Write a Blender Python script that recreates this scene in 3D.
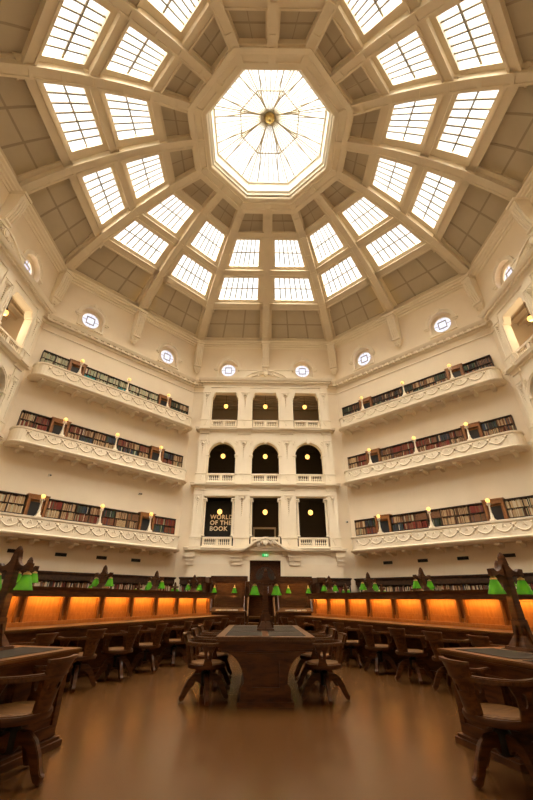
import bpy, bmesh, math, random
from mathutils import Vector, Matrix
from mathutils.geometry import tessellate_polygon
R = math.radians
PI = math.pi
random.seed(7)
for o in list(bpy.data.objects):
    bpy.data.objects.remove(o)
SC = bpy.context.scene
COL = SC.collection

# ---------------------------------------------------------------- camera
F_PX, PITCH, YAW, ROLL = 376.97, 0.5217, -0.0068, 0.0068
cam_d = bpy.data.cameras.new('camera')
cam = bpy.data.objects.new('camera', cam_d)
COL.objects.link(cam)
cam_d.sensor_fit = 'VERTICAL'
cam_d.sensor_height = 36.0
cam_d.lens = F_PX / 800 * 36
cam_d.shift_x = 4.37 / 800
cam_d.shift_y = -17.01 / 800
cam_d.clip_start = 0.05
cam_d.clip_end = 500
cam.matrix_world = (Matrix.Translation((-0.5655, -16.0, 1.2034)) @ Matrix.Rotation(YAW, 4, 'Z')
                    @ Matrix.Rotation(PI / 2 + PITCH, 4, 'X') @ Matrix.Rotation(ROLL, 4, 'Z'))
SC.camera = cam

# ---------------------------------------------------------------- sky and exposure
SC.cycles.sample_clamp_indirect = 4.0
SC.cycles.sample_clamp_direct = 8.0
SC.cycles.use_adaptive_sampling = False
SC.cycles.diffuse_bounces = 6
SC.cycles.caustics_reflective = False
SC.cycles.caustics_refractive = False
world = bpy.data.worlds.new('sky')
SC.world = world
world.use_nodes = True
wb = world.node_tree.nodes['Background']
wb.inputs[0].default_value = (0.95, 0.97, 1.0, 1)
SKY = 2.3
wb.inputs[1].default_value = SKY
SC.view_settings.view_transform = 'Standard'
SC.view_settings.look = 'None'
SC.view_settings.gamma = 1
SC.view_settings.use_curve_mapping = False
SC.view_settings.exposure = 0.0
SUN_W = 56.0
SKYLIGHT = 9.0      # radiance of the frosted, sky-lit glazing
STRIP_W = 4.6       # reading strips under the desk screens
LAMP_W = 2.2        # green shaded desk lamps
GLOBE_E = 1.9       # pendant and balcony globes
GLOBE_W = 22.0

sun_d = bpy.data.lights.new('sun', 'SUN')
sun_d.energy = SUN_W
sun_d.angle = R(100)
sun_d.color = (1.0, .93, .80)
sun = bpy.data.objects.new('sun', sun_d)
COL.objects.link(sun)
sun.location = (0, 0, 60)
sun.rotation_euler = (R(8), 0, 0)

# ---------------------------------------------------------------- materials
def principled(name, col, rough=.6, spec=.3, metal=0):
    m = bpy.data.materials.new(name)
    m.use_nodes = True
    b = m.node_tree.nodes['Principled BSDF']
    b.inputs['Base Color'].default_value = (*col, 1)
    b.inputs['Roughness'].default_value = rough
    b.inputs['Specular IOR Level'].default_value = spec
    b.inputs['Metallic'].default_value = metal
    return m

def noisy(name, c1, c2, scale=3, rough=.6, spec=.3, bump=0.0, detail=4, stretch=(1, 1, 1), metal=0, lo=.35, hi=.65, rvar=0):
    m = principled(name, c1, rough, spec, metal)
    nt = m.node_tree
    b = nt.nodes['Principled BSDF']
    tc = nt.nodes.new('ShaderNodeTexCoord')
    mp = nt.nodes.new('ShaderNodeMapping')
    mp.inputs['Scale'].default_value = stretch
    nz = nt.nodes.new('ShaderNodeTexNoise')
    nz.inputs['Scale'].default_value = scale
    nz.inputs['Detail'].default_value = detail
    cr = nt.nodes.new('ShaderNodeValToRGB')
    cr.color_ramp.elements[0].position = lo
    cr.color_ramp.elements[1].position = hi
    cr.color_ramp.elements[0].color = (*c1, 1)
    cr.color_ramp.elements[1].color = (*c2, 1)
    nt.links.new(tc.outputs['Object'], mp.inputs[0])
    nt.links.new(mp.outputs[0], nz.inputs['Vector'])
    nt.links.new(nz.outputs[0], cr.inputs[0])
    nt.links.new(cr.outputs[0], b.inputs['Base Color'])
    if bump:
        bp = nt.nodes.new('ShaderNodeBump')
        bp.inputs['Strength'].default_value = bump
        bp.inputs['Distance'].default_value = .02
        nt.links.new(nz.outputs[0], bp.inputs['Height'])
        nt.links.new(bp.outputs[0], b.inputs['Normal'])
    if rvar:
        mr = nt.nodes.new('ShaderNodeMapRange')
        mr.inputs['To Min'].default_value = rough - rvar
        mr.inputs['To Max'].default_value = rough + rvar
        nt.links.new(nz.outputs[0], mr.inputs[0])
        nt.links.new(mr.outputs[0], b.inputs['Roughness'])
    return m

def emis(name, col, s):
    m = bpy.data.materials.new(name)
    m.use_nodes = True
    nt = m.node_tree
    b = nt.nodes['Principled BSDF']
    b.inputs['Base Color'].default_value = (*col, 1)
    b.inputs['Emission Color'].default_value = (*col, 1)
    b.inputs['Emission Strength'].default_value = s
    return m

M = {}
M['plaster'] = noisy('cream_plaster', (.81, .70, .545), (.85, .745, .585), .6, .75, .2, .0)
M['moulding'] = noisy('cream_moulding', (.84, .75, .60), (.87, .785, .635), 1.2, .6, .25)
M['rib'] = noisy('cream_rib_paint', (.72, .63, .485), (.76, .67, .515), .8, .65, .2)
M['coffer'] = noisy('stone_brown_coffer', (.49, .425, .32), (.53, .46, .345), .7, .8, .15)
M['groove'] = principled('coffer_groove', (.36, .30, .22), .8)
M['shaft'] = noisy('white_lantern_paint', (.85, .80, .68), (.88, .84, .73), 1, .6, .2)
def clear_glass(name, col):
    m = bpy.data.materials.new(name); m.use_nodes = True
    nt = m.node_tree; nt.nodes.clear()
    out = nt.nodes.new('ShaderNodeOutputMaterial'); mx = nt.nodes.new('ShaderNodeMixShader')
    tr = nt.nodes.new('ShaderNodeBsdfTransparent'); gl = nt.nodes.new('ShaderNodeBsdfGlossy')
    tr.inputs[0].default_value = (*col, 1); gl.inputs['Roughness'].default_value = .2; mx.inputs[0].default_value = .04
    nt.links.new(tr.outputs[0], mx.inputs[1]); nt.links.new(gl.outputs[0], mx.inputs[2]); nt.links.new(mx.outputs[0], out.inputs[0])
    return m
M['glass'] = clear_glass('skylight_glass', (.93, .92, .90))
M['port_glass'] = clear_glass('porthole_glass', (.72, .71, .76))
M['bar'] = principled('glazing_bar_paint', (.30, .26, .19), .6)
M['steel'] = principled('lantern_steel', (.42, .36, .25), .5)
M['brass'] = principled('brass', (.75, .55, .2), .3, .5, 1)
M['wood'] = noisy('dark_oak', (.046, .0145, .004), (.105, .037, .0095), 6, .42, .3, .08, 6, (1, 1, 6), rvar=.06)
M['wood_h'] = noisy('dark_oak_boards', (.055, .019, .0055), (.12, .046, .013), 5, .38, .35, .06, 6, (1, 8, 8), rvar=.06)
M['wood_warm'] = noisy('honey_oak_panel', (.36, .14, .03), (.46, .19, .045), 4, .42, .4, .05, 6, (6, 6, 1))
M['leather'] = noisy('black_leather_inlay', (.030, .021, .014), (.046, .034, .023), 14, .75, .08)
M['floor'] = noisy('brown_linoleum', (.076, .031, .0075), (.104, .043, .011), .35, .24, .5, .0, 3, lo=.1, hi=.9)
M['iron'] = principled('black_iron', (.02, .018, .016), .45, .4, .6)
M['case'] = noisy('bookcase_wood', (.028, .014, .008), (.06, .028, .013), 5, .5, .3)
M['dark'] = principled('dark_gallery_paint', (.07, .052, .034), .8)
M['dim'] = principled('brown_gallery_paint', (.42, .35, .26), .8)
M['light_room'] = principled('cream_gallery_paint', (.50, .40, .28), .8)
M['globe'] = emis('amber_globe_glass', (1.0, .56, .15), GLOBE_E)
M['bulb'] = emis('warm_bulb', (1.0, .75, .35), 6)
M['strip'] = emis('orange_strip_tube', (1.0, .45, .08), 1.2)
M['paper'] = principled('white_paper', (.75, .72, .62), .7)
M['screen_glow'] = emis('lit_display', (.8, .85, .9), .9)
M['black'] = principled('black_metal', (.015, .015, .015), .5)
M['green_sign'] = emis('green_exit_sign', (.03, .45, .12), .8)
M['white_sign'] = emis('exit_figure', (.85, 1, .85), 1.0)
M['lettering'] = principled('cream_lettering', (.85, .76, .62), .6)
M['cam_white'] = principled('camera_housing', (.6, .58, .52), .4)
M['bluechair'] = principled('dark_door_glass', (.03, .03, .032), .3)

def green_shade():
    m = bpy.data.materials.new('green_glass_shade')
    m.use_nodes = True
    b = m.node_tree.nodes['Principled BSDF']
    b.inputs['Base Color'].default_value = (.02, .20, .018, 1)
    b.inputs['Roughness'].default_value = .15
    b.inputs['Specular IOR Level'].default_value = .6
    b.inputs['Emission Color'].default_value = (.06, .50, .03, 1)
    b.inputs['Emission Strength'].default_value = .06
    nt = m.node_tree
    tl = nt.nodes.new('ShaderNodeBsdfTranslucent'); tl.inputs[0].default_value = (.36, .62, .03, 1)
    mx = nt.nodes.new('ShaderNodeMixShader'); mx.inputs[0].default_value = .35
    nt.links.new(b.outputs[0], mx.inputs[1]); nt.links.new(tl.outputs[0], mx.inputs[2])
    nt.links.new(mx.outputs[0], nt.nodes['Material Output'].inputs[0])
    return m
M['green'] = green_shade()
BOOKS = {}
for nm, c in {'dark red': (.20, .032, .02), 'brown': (.20, .095, .045), 'tan': (.48, .33, .18), 'cream': (.62, .52, .36),
              'black': (.035, .028, .025), 'navy blue': (.045, .06, .10), 'dark green': (.05, .08, .045), 'pale green': (.40, .42, .28),
              'turquoise': (.03, .33, .33)}.items():
    BOOKS[nm] = noisy('cloth_' + nm.replace(' ', '_'), tuple(x * .8 for x in c), c, 9, .6, .25)

# ---------------------------------------------------------------- mesh helper
class MB:
    def __init__(s):
        s.v = []; s.f = []
    def add(s, vs, fs):
        k = len(s.v); s.v += [tuple(v) for v in vs]; s.f += [tuple(i + k for i in f) for f in fs]; return s
    def box(s, x0, x1, y0, y1, z0, z1):
        vs = [(x, y, z) for z in (z0, z1) for y in (y0, y1) for x in (x0, x1)]
        return s.add(vs, [(0, 2, 3, 1), (4, 5, 7, 6), (0, 1, 5, 4), (2, 6, 7, 3), (0, 4, 6, 2), (1, 3, 7, 5)])
    def cbox(s, c, d, rz=0, M4=None):
        b = MB().box(-d[0] / 2, d[0] / 2, -d[1] / 2, d[1] / 2, -d[2] / 2, d[2] / 2)
        T = Matrix.Translation(c) @ (M4 if M4 else Matrix.Rotation(rz, 4, 'Z'))
        return s.add([T @ Vector(v) for v in b.v], b.f)
    def taper(s, c, w0, w1, z0, z1, d0=None, d1=None):
        d0 = d0 or w0; d1 = d1 or w1
        vs = [(c[0] + a * w0 / 2, c[1] + b * d0 / 2, z0) for a, b in ((-1, -1), (1, -1), (1, 1), (-1, 1))]
        vs += [(c[0] + a * w1 / 2, c[1] + b * d1 / 2, z1) for a, b in ((-1, -1), (1, -1), (1, 1), (-1, 1))]
        return s.add(vs, [(3, 2, 1, 0), (4, 5, 6, 7)] + [(i, (i + 1) % 4, 4 + (i + 1) % 4, 4 + i) for i in range(4)])
    def lathe(s, prof, c=(0, 0, 0), n=16, cap=True):
        vs = []; fs = []
        for r, z in prof:
            for i in range(n):
                a = 2 * PI * i / n
                vs.append((c[0] + r * math.cos(a), c[1] + r * math.sin(a), c[2] + z))
        for j in range(len(prof) - 1):
            for i in range(n):
                a, b = j * n + i, j * n + (i + 1) % n
                fs.append((a, b, b + n, a + n))
        if cap:
            fs.append(tuple(range(n))[::-1]); fs.append(tuple(range((len(prof) - 1) * n, len(prof) * n)))
        return s.add(vs, fs)
    def tube(s, path, r, n=6, flat=1.0):
        """round bar along path; r may be a list"""
        P = [Vector(p) for p in path]
        vs = []; fs = []
        for j, p in enumerate(P):
            t = (P[min(j + 1, len(P) - 1)] - P[max(j - 1, 0)]).normalized()
            up = Vector((0, 0, 1)) if abs(t.z) < .95 else Vector((1, 0, 0))
            x = t.cross(up).normalized(); y = x.cross(t).normalized()
            rr = r[j] if isinstance(r, (list, tuple)) else r
            for i in range(n):
                a = 2 * PI * i / n
                vs.append(p + x * (rr * math.cos(a)) + y * (rr * flat * math.sin(a)))
        for j in range(len(P) - 1):
            for i in range(n):
                a, b = j * n + i, j * n + (i + 1) % n
                fs.append((a, b, b + n, a + n))
        fs.append(tuple(range(n))[::-1]); fs.append(tuple(range((len(P) - 1) * n, len(P) * n)))
        return s.add(vs, fs)
    def rectbar(s, path, w, h, side=None):
        """rectangular section (w sideways, h vertical-ish) along a path"""
        P = [Vector(p) for p in path]
        vs = []; fs = []
        for j, p in enumerate(P):
            t = (P[min(j + 1, len(P) - 1)] - P[max(j - 1, 0)]).normalized()
            x = Vector(side) if side else t.cross(Vector((0, 0, 1))).normalized()
            y = x.cross(t).normalized()
            ww = w[j] if isinstance(w, (list, tuple)) else w
            hh = h[j] if isinstance(h, (list, tuple)) else h
            for a, b in ((-1, -1), (1, -1), (1, 1), (-1, 1)):
                vs.append(p + x * (a * ww / 2) + y * (b * hh / 2))
        for j in range(len(P) - 1):
            for i in range(4):
                a, b = j * 4 + i, j * 4 + (i + 1) % 4
                fs.append((a, b, b + 4, a + 4))
        fs.append((3, 2, 1, 0)); k = (len(P) - 1) * 4; fs.append((k, k + 1, k + 2, k + 3))
        return s.add(vs, fs)
    def poly(s, outer, holes=(), y0=0., y1=.1, reveal=True, axis='xz'):
        """slab with holes; loops are (x,z) lists, extruded in y (axis xz) or z (axis xy) from y0 to y1"""
        mk = (lambda p, y: (p[0], y, p[1])) if axis == 'xz' else ((lambda p, y: (p[0], p[1], y)) if axis == 'xy' else (lambda p, y: (y, p[0], p[1])))
        loops = [[Vector((p[0], p[1], 0)) for p in outer]] + [[Vector((p[0], p[1], 0)) for p in h] for h in holes]
        tri = tessellate_polygon(loops)
        flat = [p for l in loops for p in l]
        n = len(flat)
        vs = [mk(p, y0) for p in flat] + [mk(p, y1) for p in flat]
        fs = [tuple(t) for t in tri] + [tuple(i + n for i in t[::-1]) for t in tri]
        k = 0
        for l in loops:
            m = len(l)
            for i in range(m):
                a, b = k + i, k + (i + 1) % m
                fs.append((a, b, b + n, a + n))
            k += m
        return s.add(vs, fs)
    def sweep(s, path, prof, closed=False):
        """profile (out, z) swept along 2D path (x,y); out = to the right of travel"""
        n = len(path); m = len(prof); vs = []; fs = []
        for j in range(n):
            p = Vector(path[j])
            if closed:
                a = Vector(path[j - 1]); b = Vector(path[(j + 1) % n])
            else:
                a = Vector(path[j - 1]) if j else None; b = Vector(path[j + 1]) if j < n - 1 else None
            d1 = (p - a).normalized() if a is not None else (b - p).normalized()
            d2 = (b - p).normalized() if b is not None else d1
            n1 = Vector((d1.y, -d1.x)); n2 = Vector((d2.y, -d2.x))
            nn = (n1 + n2).normalized(); k = 1 / max(.3, nn.dot(n1))
            for o, z in prof:
                q = p + nn * (o * k); vs.append((q.x, q.y, z))
        for j in range(n if closed else n - 1):
            for i in range(m):
                a = j * m + i; b = j * m + (i + 1) % m; c = ((j + 1) % n) * m
                fs.append((a, b, c + (i + 1) % m, c + i))
        if not closed:
            fs.append(tuple(range(m))[::-1]); fs.append(tuple(range((n - 1) * m, n * m)))
        return s.add(vs, fs)
    def data(s, name, mat, smooth=False, bevel=0):
        me = bpy.data.meshes.new(name)
        me.from_pydata(s.v, [], s.f)
        bm = bmesh.new(); bm.from_mesh(me)
        bmesh.ops.recalc_face_normals(bm, faces=bm.faces)
        if bevel:
            ed = [e for e in bm.edges if len(e.link_faces) == 2 and e.calc_face_angle(0) > .9]
            bmesh.ops.bevel(bm, geom=ed, offset=bevel, segments=2, affect='EDGES', clamp_overlap=True)
        bm.to_mesh(me); bm.free()
        if smooth:
            me.polygons.foreach_set('use_smooth', [True] * len(me.polygons))
            me.set_sharp_from_angle(angle=R(38))
        me.materials.append(mat)
        return me

def link(name, me, parent=None, loc=(0, 0, 0), rz=0):
    o = bpy.data.objects.new(name, me)
    COL.objects.link(o)
    o.location = loc; o.rotation_euler = (0, 0, rz)
    if parent: o.parent = parent
    return o
def build(mb, name, mat, parent=None, loc=(0, 0, 0), rz=0, smooth=False, bevel=0):
    return link(name, mb.data(name, mat, smooth, bevel), parent, loc, rz)
def tag(o, label=None, cat=None, group=None, kind=None):
    if label: o['label'] = label
    if cat: o['category'] = cat
    if group: o['group'] = group
    if kind: o['kind'] = kind
    return o
def empty(name, loc=(0, 0, 0), rz=0):
    o = link(name, None, None, loc, rz); o.empty_display_size = .1; return o
KIDS = {}
def copy_tree(o, parent=None):
    c = o.copy(); COL.objects.link(c)
    if parent: c.parent = parent
    for ch in KIDS[o.name] if o.name in KIDS else [x for x in o.children]:
        copy_tree(ch, c)
    return c
def struct(mb, name, mat, label, loc=(0, 0, 0), rz=0, smooth=False, cat=None, bevel=0):
    o = build(mb, name, mat, None, loc, rz, smooth, bevel)
    return tag(o, label, cat or name.split('_')[0], None, 'structure')

A = 17.37
T8 = math.tan(PI / 8)
HF = A * T8
SIDES = {'north': 90, 'north_west': 135, 'west': 180, 'south_west': 225, 'south': 270, 'south_east': 315, 'east': 0, 'north_east': 45}
SIDE_WORD = {'north': 'far', 'north_west': 'far left', 'west': 'left', 'south_west': 'near left', 'south': 'near', 'south_east': 'near right', 'east': 'right', 'north_east': 'far right'}
def frame(ang):
    """location and z rotation of a facet frame: x along wall, y outward, origin at foot of wall"""
    a = R(ang)
    return (A * math.cos(a), A * math.sin(a), 0), a - PI / 2
def octring(a):
    return [(a / math.cos(PI / 8) * math.cos(PI / 8 + k * PI / 4), a / math.cos(PI / 8) * math.sin(PI / 8 + k * PI / 4)) for k in range(8)]

ZC, ZS = 20.35, 25.25
def arch(cx, r, z0, zs, n=14):
    """arched opening loop: jambs from z0 to springing zs, half-round head"""
    return [(cx - r, z0), (cx + r, z0)] + [(cx + r * math.cos(PI * i / n), zs + r * math.sin(PI * i / n)) for i in range(n + 1)]
def rect(x0, x1, z0, z1):
    return [(x0, z0), (x1, z0), (x1, z1), (x0, z1)]
def circ(cx, cz, r, n=24):
    return [(cx + r * math.cos(2 * PI * i / n), cz + r * math.sin(2 * PI * i / n)) for i in range(n)]

# ================================================================ SHELL
ring = [(x, y) for x, y in octring(A + .7)]
fl = MB().poly(ring, (), -.2, 0, axis='xy')
struct(fl, 'floor', M['floor'], 'polished brown linoleum floor of the reading room')

PU, PZ = 3.88, 22.1       # portholes
def niche(cx):
    return arch(cx, 1.0, 21.05, 22.12, 16)
def make_wall(side):
    ang = SIDES[side]; loc, rz = frame(ang)
    outer = rect(-HF, HF, 0, ZS + .5)
    vis = side not in ('south', 'south_west', 'south_east')
    holes = []
    if vis:
        holes = [niche(-PU), niche(PU)]
        if side in ('north', 'east', 'west'):
            holes.append(rect(-6.0, 6.0, .0 + .002, 19.4))
    mb = MB().poly(outer, holes, 0, .55)
    w = struct(mb, 'wall_' + side, M['plaster'], 'cream plastered wall on the %s side of the octagonal room' % SIDE_WORD[side], loc, rz)
    return w
WALL = {s: make_wall(s) for s in SIDES}

# porthole windows (one mesh set, copied)
def porthole_meshes():
    d = {}
    back = MB().poly([(1.15 * math.cos(2 * PI * i / 24), 22.1 + 1.15 * math.sin(2 * PI * i / 24)) for i in range(24)] , [circ(0, 22.08, .74)], .50, .60)
    d['surround'] = MB().poly(rect(-1.25, 1.25, 20.95, 23.4), [circ(0, 22.08, .72)], .36, .48).data('window_surround', M['moulding'])
    h = MB()
    n = 18
    pts = [(1.22 * math.cos(PI * i / n), 22.12 + 1.22 * math.sin(PI * i / n)) for i in range(n + 1)]
    inn = [(1.0 * math.cos(PI * i / n), 22.12 + 1.0 * math.sin(PI * i / n)) for i in range(n + 1)]
    h.poly(pts + inn[::-1], (), -.09, .0)
    pts = [(1.3 * math.cos(PI * i / n), 22.12 + 1.3 * math.sin(PI * i / n)) for i in range(n + 1)]
    inn = [(1.2 * math.cos(PI * i / n), 22.12 + 1.2 * math.sin(PI * i / n)) for i in range(n + 1)]
    h.poly(pts + inn[::-1], (), -.14, .0)
    for s in (-1, 1):
        h.box(min(s * .98, s * 1.45), max(s * .98, s * 1.45), -.16, 0, 21.93, 22.13)
        h.box(min(s * 1.0, s * 1.36), max(s * 1.0, s * 1.36), -.1, 0, 21.8, 21.95)
        h.box(min(s * 1.0, s * 1.12), max(s * 1.0, s * 1.12), -.05, 0, 21.05, 21.9)
    h.taper((0, -.08), .2, .34, 23.1, 23.5, .2, .2)
    d['hood'] = h.data('hood_moulding', M['moulding'])
    sill = MB().box(-1.15, 1.15, -.12, .5, 20.93, 21.05)
    sill.poly([(-.12, 21.05), (.36, 21.05), (.36, 21.3)], (), -.99, .99, axis='yz')
    d['sill'] = sill.data('window_sill', M['moulding'])
    g = MB().poly(circ(0, 22.08, .74), (), .44, .455)
    d['pane'] = g.data('pane', M['port_glass'])
    b = MB()
    for s in (-1, 1):
        b.box(s * .33 - .03, s * .33 + .03, .36, .44, 21.72, 22.44)
        b.box(-.33, .33, .36, .44, 22.08 + s * .33 - .03, 22.08 + s * .33 + .03)
        b.box(min(s * .3, s * .74), max(s * .3, s * .74), .38, .43, 22.07, 22.09)
        b.box(-.01, .01, .38, .43, min(22.08 + s * .3, 22.08 + s * .74), max(22.08 + s * .3, 22.08 + s * .74))
    d['bars'] = b.data('glazing_bar', M['bar'])
    return d
PM = porthole_meshes()
wn = 0
for side in ('north', 'north_west', 'west', 'north_east', 'east'):
    for s in (-1, 1):
        wn += 1
        loc, rz = frame(SIDES[side])
        a = rz
        e = empty('window_%d' % wn, (loc[0] + math.cos(a) * s * PU, loc[1] + math.sin(a) * s * PU, 0), rz)
        tag(e, 'round porthole window in an arched niche high on the %s wall, %s of its pair' % (SIDE_WORD[side], 'left' if s < 0 else 'right'), 'window', None, 'structure')
        for k, nm in (('surround', 'window_frame'), ('hood', 'hood_moulding'), ('sill', 'window_sill'), ('pane', 'pane'), ('bars', 'glazing_bar')):
            link(nm, PM[k], e)

# ---------------------------------------------------------------- cornices running round the octagon
def inner_ring(off=0):
    return [Vector(p) for p in octring(A - off)]
corn = MB()
prof = [(0, 19.75), (.06, 19.75), (.10, 19.86), (.12, 19.95), (.30, 19.98), (.32, 20.12), (.42, 20.14), (.50, 20.30), (.54, 20.40), (.0, 20.46)]
# travel direction: octring runs counter-clockwise, so "right of travel" is outward; use clockwise for inward
corn.sweep([tuple(p) for p in inner_ring()][::-1], prof, True)
for k in range(8):
    loc, rz = frame(k * 45)
    n = 26
    for i in range(n):
        u = -HF + (i + .5) * 2 * HF / n
        c, s_ = math.cos(rz), math.sin(rz)
        p = (loc[0] + c * u + s_ * .24, loc[1] + s_ * u - c * .22, 20.03)
        corn.cbox(p, (.27, .34, .22), rz)
struct(corn, 'trim_1', M['moulding'], 'main dentilled cornice ringing the octagon below the portholes')
band = MB().sweep([tuple(p) for p in inner_ring()][::-1], [(0, 19.15), (.05, 19.15), (.07, 19.22), (.0, 19.28)], True)
struct(band, 'trim_2', M['moulding'], 'thin string moulding below the main cornice')
crown = MB().sweep([tuple(p) for p in inner_ring()][::-1],
                   [(0, 24.55), (.05, 24.55), (.06, 24.75), (.16, 24.8), (.18, 24.92), (.32, 25.0), (.34, 25.12), (.46, 25.2), (.48, 25.34), (0, 25.5)], True)
struct(crown, 'trim_3', M['moulding'], 'stepped crown moulding where the walls meet the dome')

# ---------------------------------------------------------------- dome
def prof_arc(s=.95, r0=17.2, z0=25.15, r1=5.5, z1=31.62, n=25):
    p0 = Vector((r0, z0)); p1 = Vector((r1, z1)); c = p1 - p0; L = c.length; m = (p0 + p1) / 2
    nn = Vector((c.y, -c.x)) / L
    if nn.y < 0: nn = -nn
    Rr = (L * L / 4 + s * s) / (2 * s); cen = m - nn * (Rr - s); th = math.asin(L / 2 / Rr); cd = c / L
    out = []
    for i in range(n):
        a = -th + 2 * th * i / (n - 1)
        d = nn * math.cos(a) + cd * math.sin(a)
        out.append((cen + d * Rr, d.copy()))
    return out
ARC = prof_arc()
def arc_at(r, off=0):
    """point on the rib soffit curve at radius r, pushed off along the outward normal"""
    for (p, d), (q, e) in zip(ARC, ARC[1:]):
        if p.x >= r >= q.x:
            k = (p.x - r) / (p.x - q.x)
            pt = p.lerp(q, k); nr = d.lerp(e, k).normalized()
            return pt + nr * off
    p, d = ARC[0] if r > ARC[0][0].x else ARC[-1]
    return p + d * off
# ribs: local frame x across, y radial outward
def rib_mesh(scale, w=.68):
    mb = MB()
    P = []
    for p, d in ARC:
        P.append((0, p.x * scale, p.y, d.x, d.y))
    vs = []; fs = []
    for (x, y, z, dx, dy) in P:
        h = .95
        for a, b in ((-w / 2, 0), (w / 2, 0), (w / 2, h), (-w / 2, h)):
            vs.append((a, y + dx * b * scale, z + dy * b))
    for j in range(len(P) - 1):
        for i in range(4):
            a, b = j * 4 + i, j * 4 + (i + 1) % 4
            fs.append((a, b, b + 4, a + 4))
    fs.append((0, 1, 2, 3)); k = (len(P) - 1) * 4; fs.append((k, k + 1, k + 2, k + 3))
    mb.add(vs, fs)
    # raised side fillets and cross bands on the soffit
    for sx in (-1, 1):
        path = [(sx * (w / 2 - .07), p.x * scale - d.x * .03, p.y - d.y * .03) for p, d in ARC]
        mb.rectbar(path, .14, .08, side=(1, 0, 0))
    for j in range(1, len(ARC) - 1, 3):
        p, d = ARC[j]; q = ARC[j + 1][0]
        t = (q - p).normalized()
        a = Vector((0, p.x * scale - d.x * .03, p.y - d.y * .03)); b = a + Vector((0, t.x * .22, t.y * .22))
        mb.rectbar([a, b], w - .16, .08, side=(1, 0, 0))
    return mb
rib_mid = rib_mesh(1.0).data('dome_rib', M['rib'])
rib_cor = rib_mesh(1 / math.cos(PI / 8), .72).data('dome_rib', M['rib'])
# console under each rib foot
def corbel_mesh():
    mb = MB()
    side = [(0, 24.7), (-.95, 24.7), (-1.0, 24.45), (-.92, 24.2), (-.88, 23.6), (-.78, 23.0), (-.6, 22.5), (-.5, 22.2), (-.62, 22.15), (-.62, 22.0), (-.4, 21.95), (0, 21.95)]
    mb.poly(side, (), -.36, .36, axis='yz')
    for x in (-.27, -.09, .09, .27):
        mb.tube([(x, y - .02, z) for y, z in side[3:8]], .055, 6)
    mb.box(-.42, .42, -1.08, 0, 24.55, 24.75)
    return mb
CORB = corbel_mesh()
corb_me = CORB.data('console', M['moulding'])
def corbel_drop():
    mb = MB()
    mb.taper((0, -.22), .18, .62, 21.35, 21.75, .12, .44)
    mb.taper((0, -.22), .62, .72, 21.75, 22.0, .44, .5)
    for i in range(9):
        a = random.uniform(-.22, .22); z = random.uniform(21.5, 21.8)
        mb.lathe([(.0, -.07), (.06, -.04), (.08, 0), (.06, .04), (.0, .07)], (a, -.42 + abs(a) * .4, z), 6, False)
    return mb
drop_me = corbel_drop().data('leaf_drop', M['moulding'], True)
for k in range(16):
    ang = 90 + 22.5 * k
    rz = R(ang) - PI / 2
    corner = k % 2 == 1
    r = link('trim_%d' % (k + 4), rib_cor if corner else rib_mid, None, (0, 0, 0), rz)
    tag(r, 'curved cream dome rib with panelled soffit, %s of the octagon, number %d round from the far wall' % ('over a corner' if corner else 'over the middle of a wall', k), 'trim', None, 'structure')
    rr = A / math.cos(PI / 8) if corner else A
    c = link('console', corb_me, r, (0, rr, 0)); link('leaf_drop', drop_me, r, (0, rr, 0))

# panels between ribs: facet frame with origin at room centre (x along wall, y outward)
RB = [17.25, 14.2, 11.3, 7.95, 5.65]
def bay_pt(sx, r, f, off):
    """f 0 = next to the middle rib, 1 = at the corner rib"""
    p = arc_at(r, off)
    x0 = .34; x1 = p.x * T8 - .34
    return (sx * (x0 + (x1 - x0) * f), p.x, p.y)
def quadstrip(mb, sx, r0, r1, f0, f1, off0, off1, nu=1, nr=6):
    """slab following the dome between two radii, two fractions and two depths"""
    for j in range(nr):
        ra = r0 + (r1 - r0) * j / nr; rb = r0 + (r1 - r0) * (j + 1) / nr
        v = [bay_pt(sx, ra, f0, off0), bay_pt(sx, ra, f1, off0), bay_pt(sx, rb, f1, off0), bay_pt(sx, rb, f0, off0),
             bay_pt(sx, ra, f0, off1), bay_pt(sx, ra, f1, off1), bay_pt(sx, rb, f1, off1), bay_pt(sx, rb, f0, off1)]
        mb.add(v, [(0, 1, 2, 3), (4, 5, 6, 7), (0, 1, 5, 4), (1, 2, 6, 5), (2, 3, 7, 6), (3, 0, 4, 7)])
ceil = MB(); grv = MB(); pur = MB()
glassb = {}; barb = {}; frameb = {}
PO = .62    # coffer depth above the rib soffit
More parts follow.
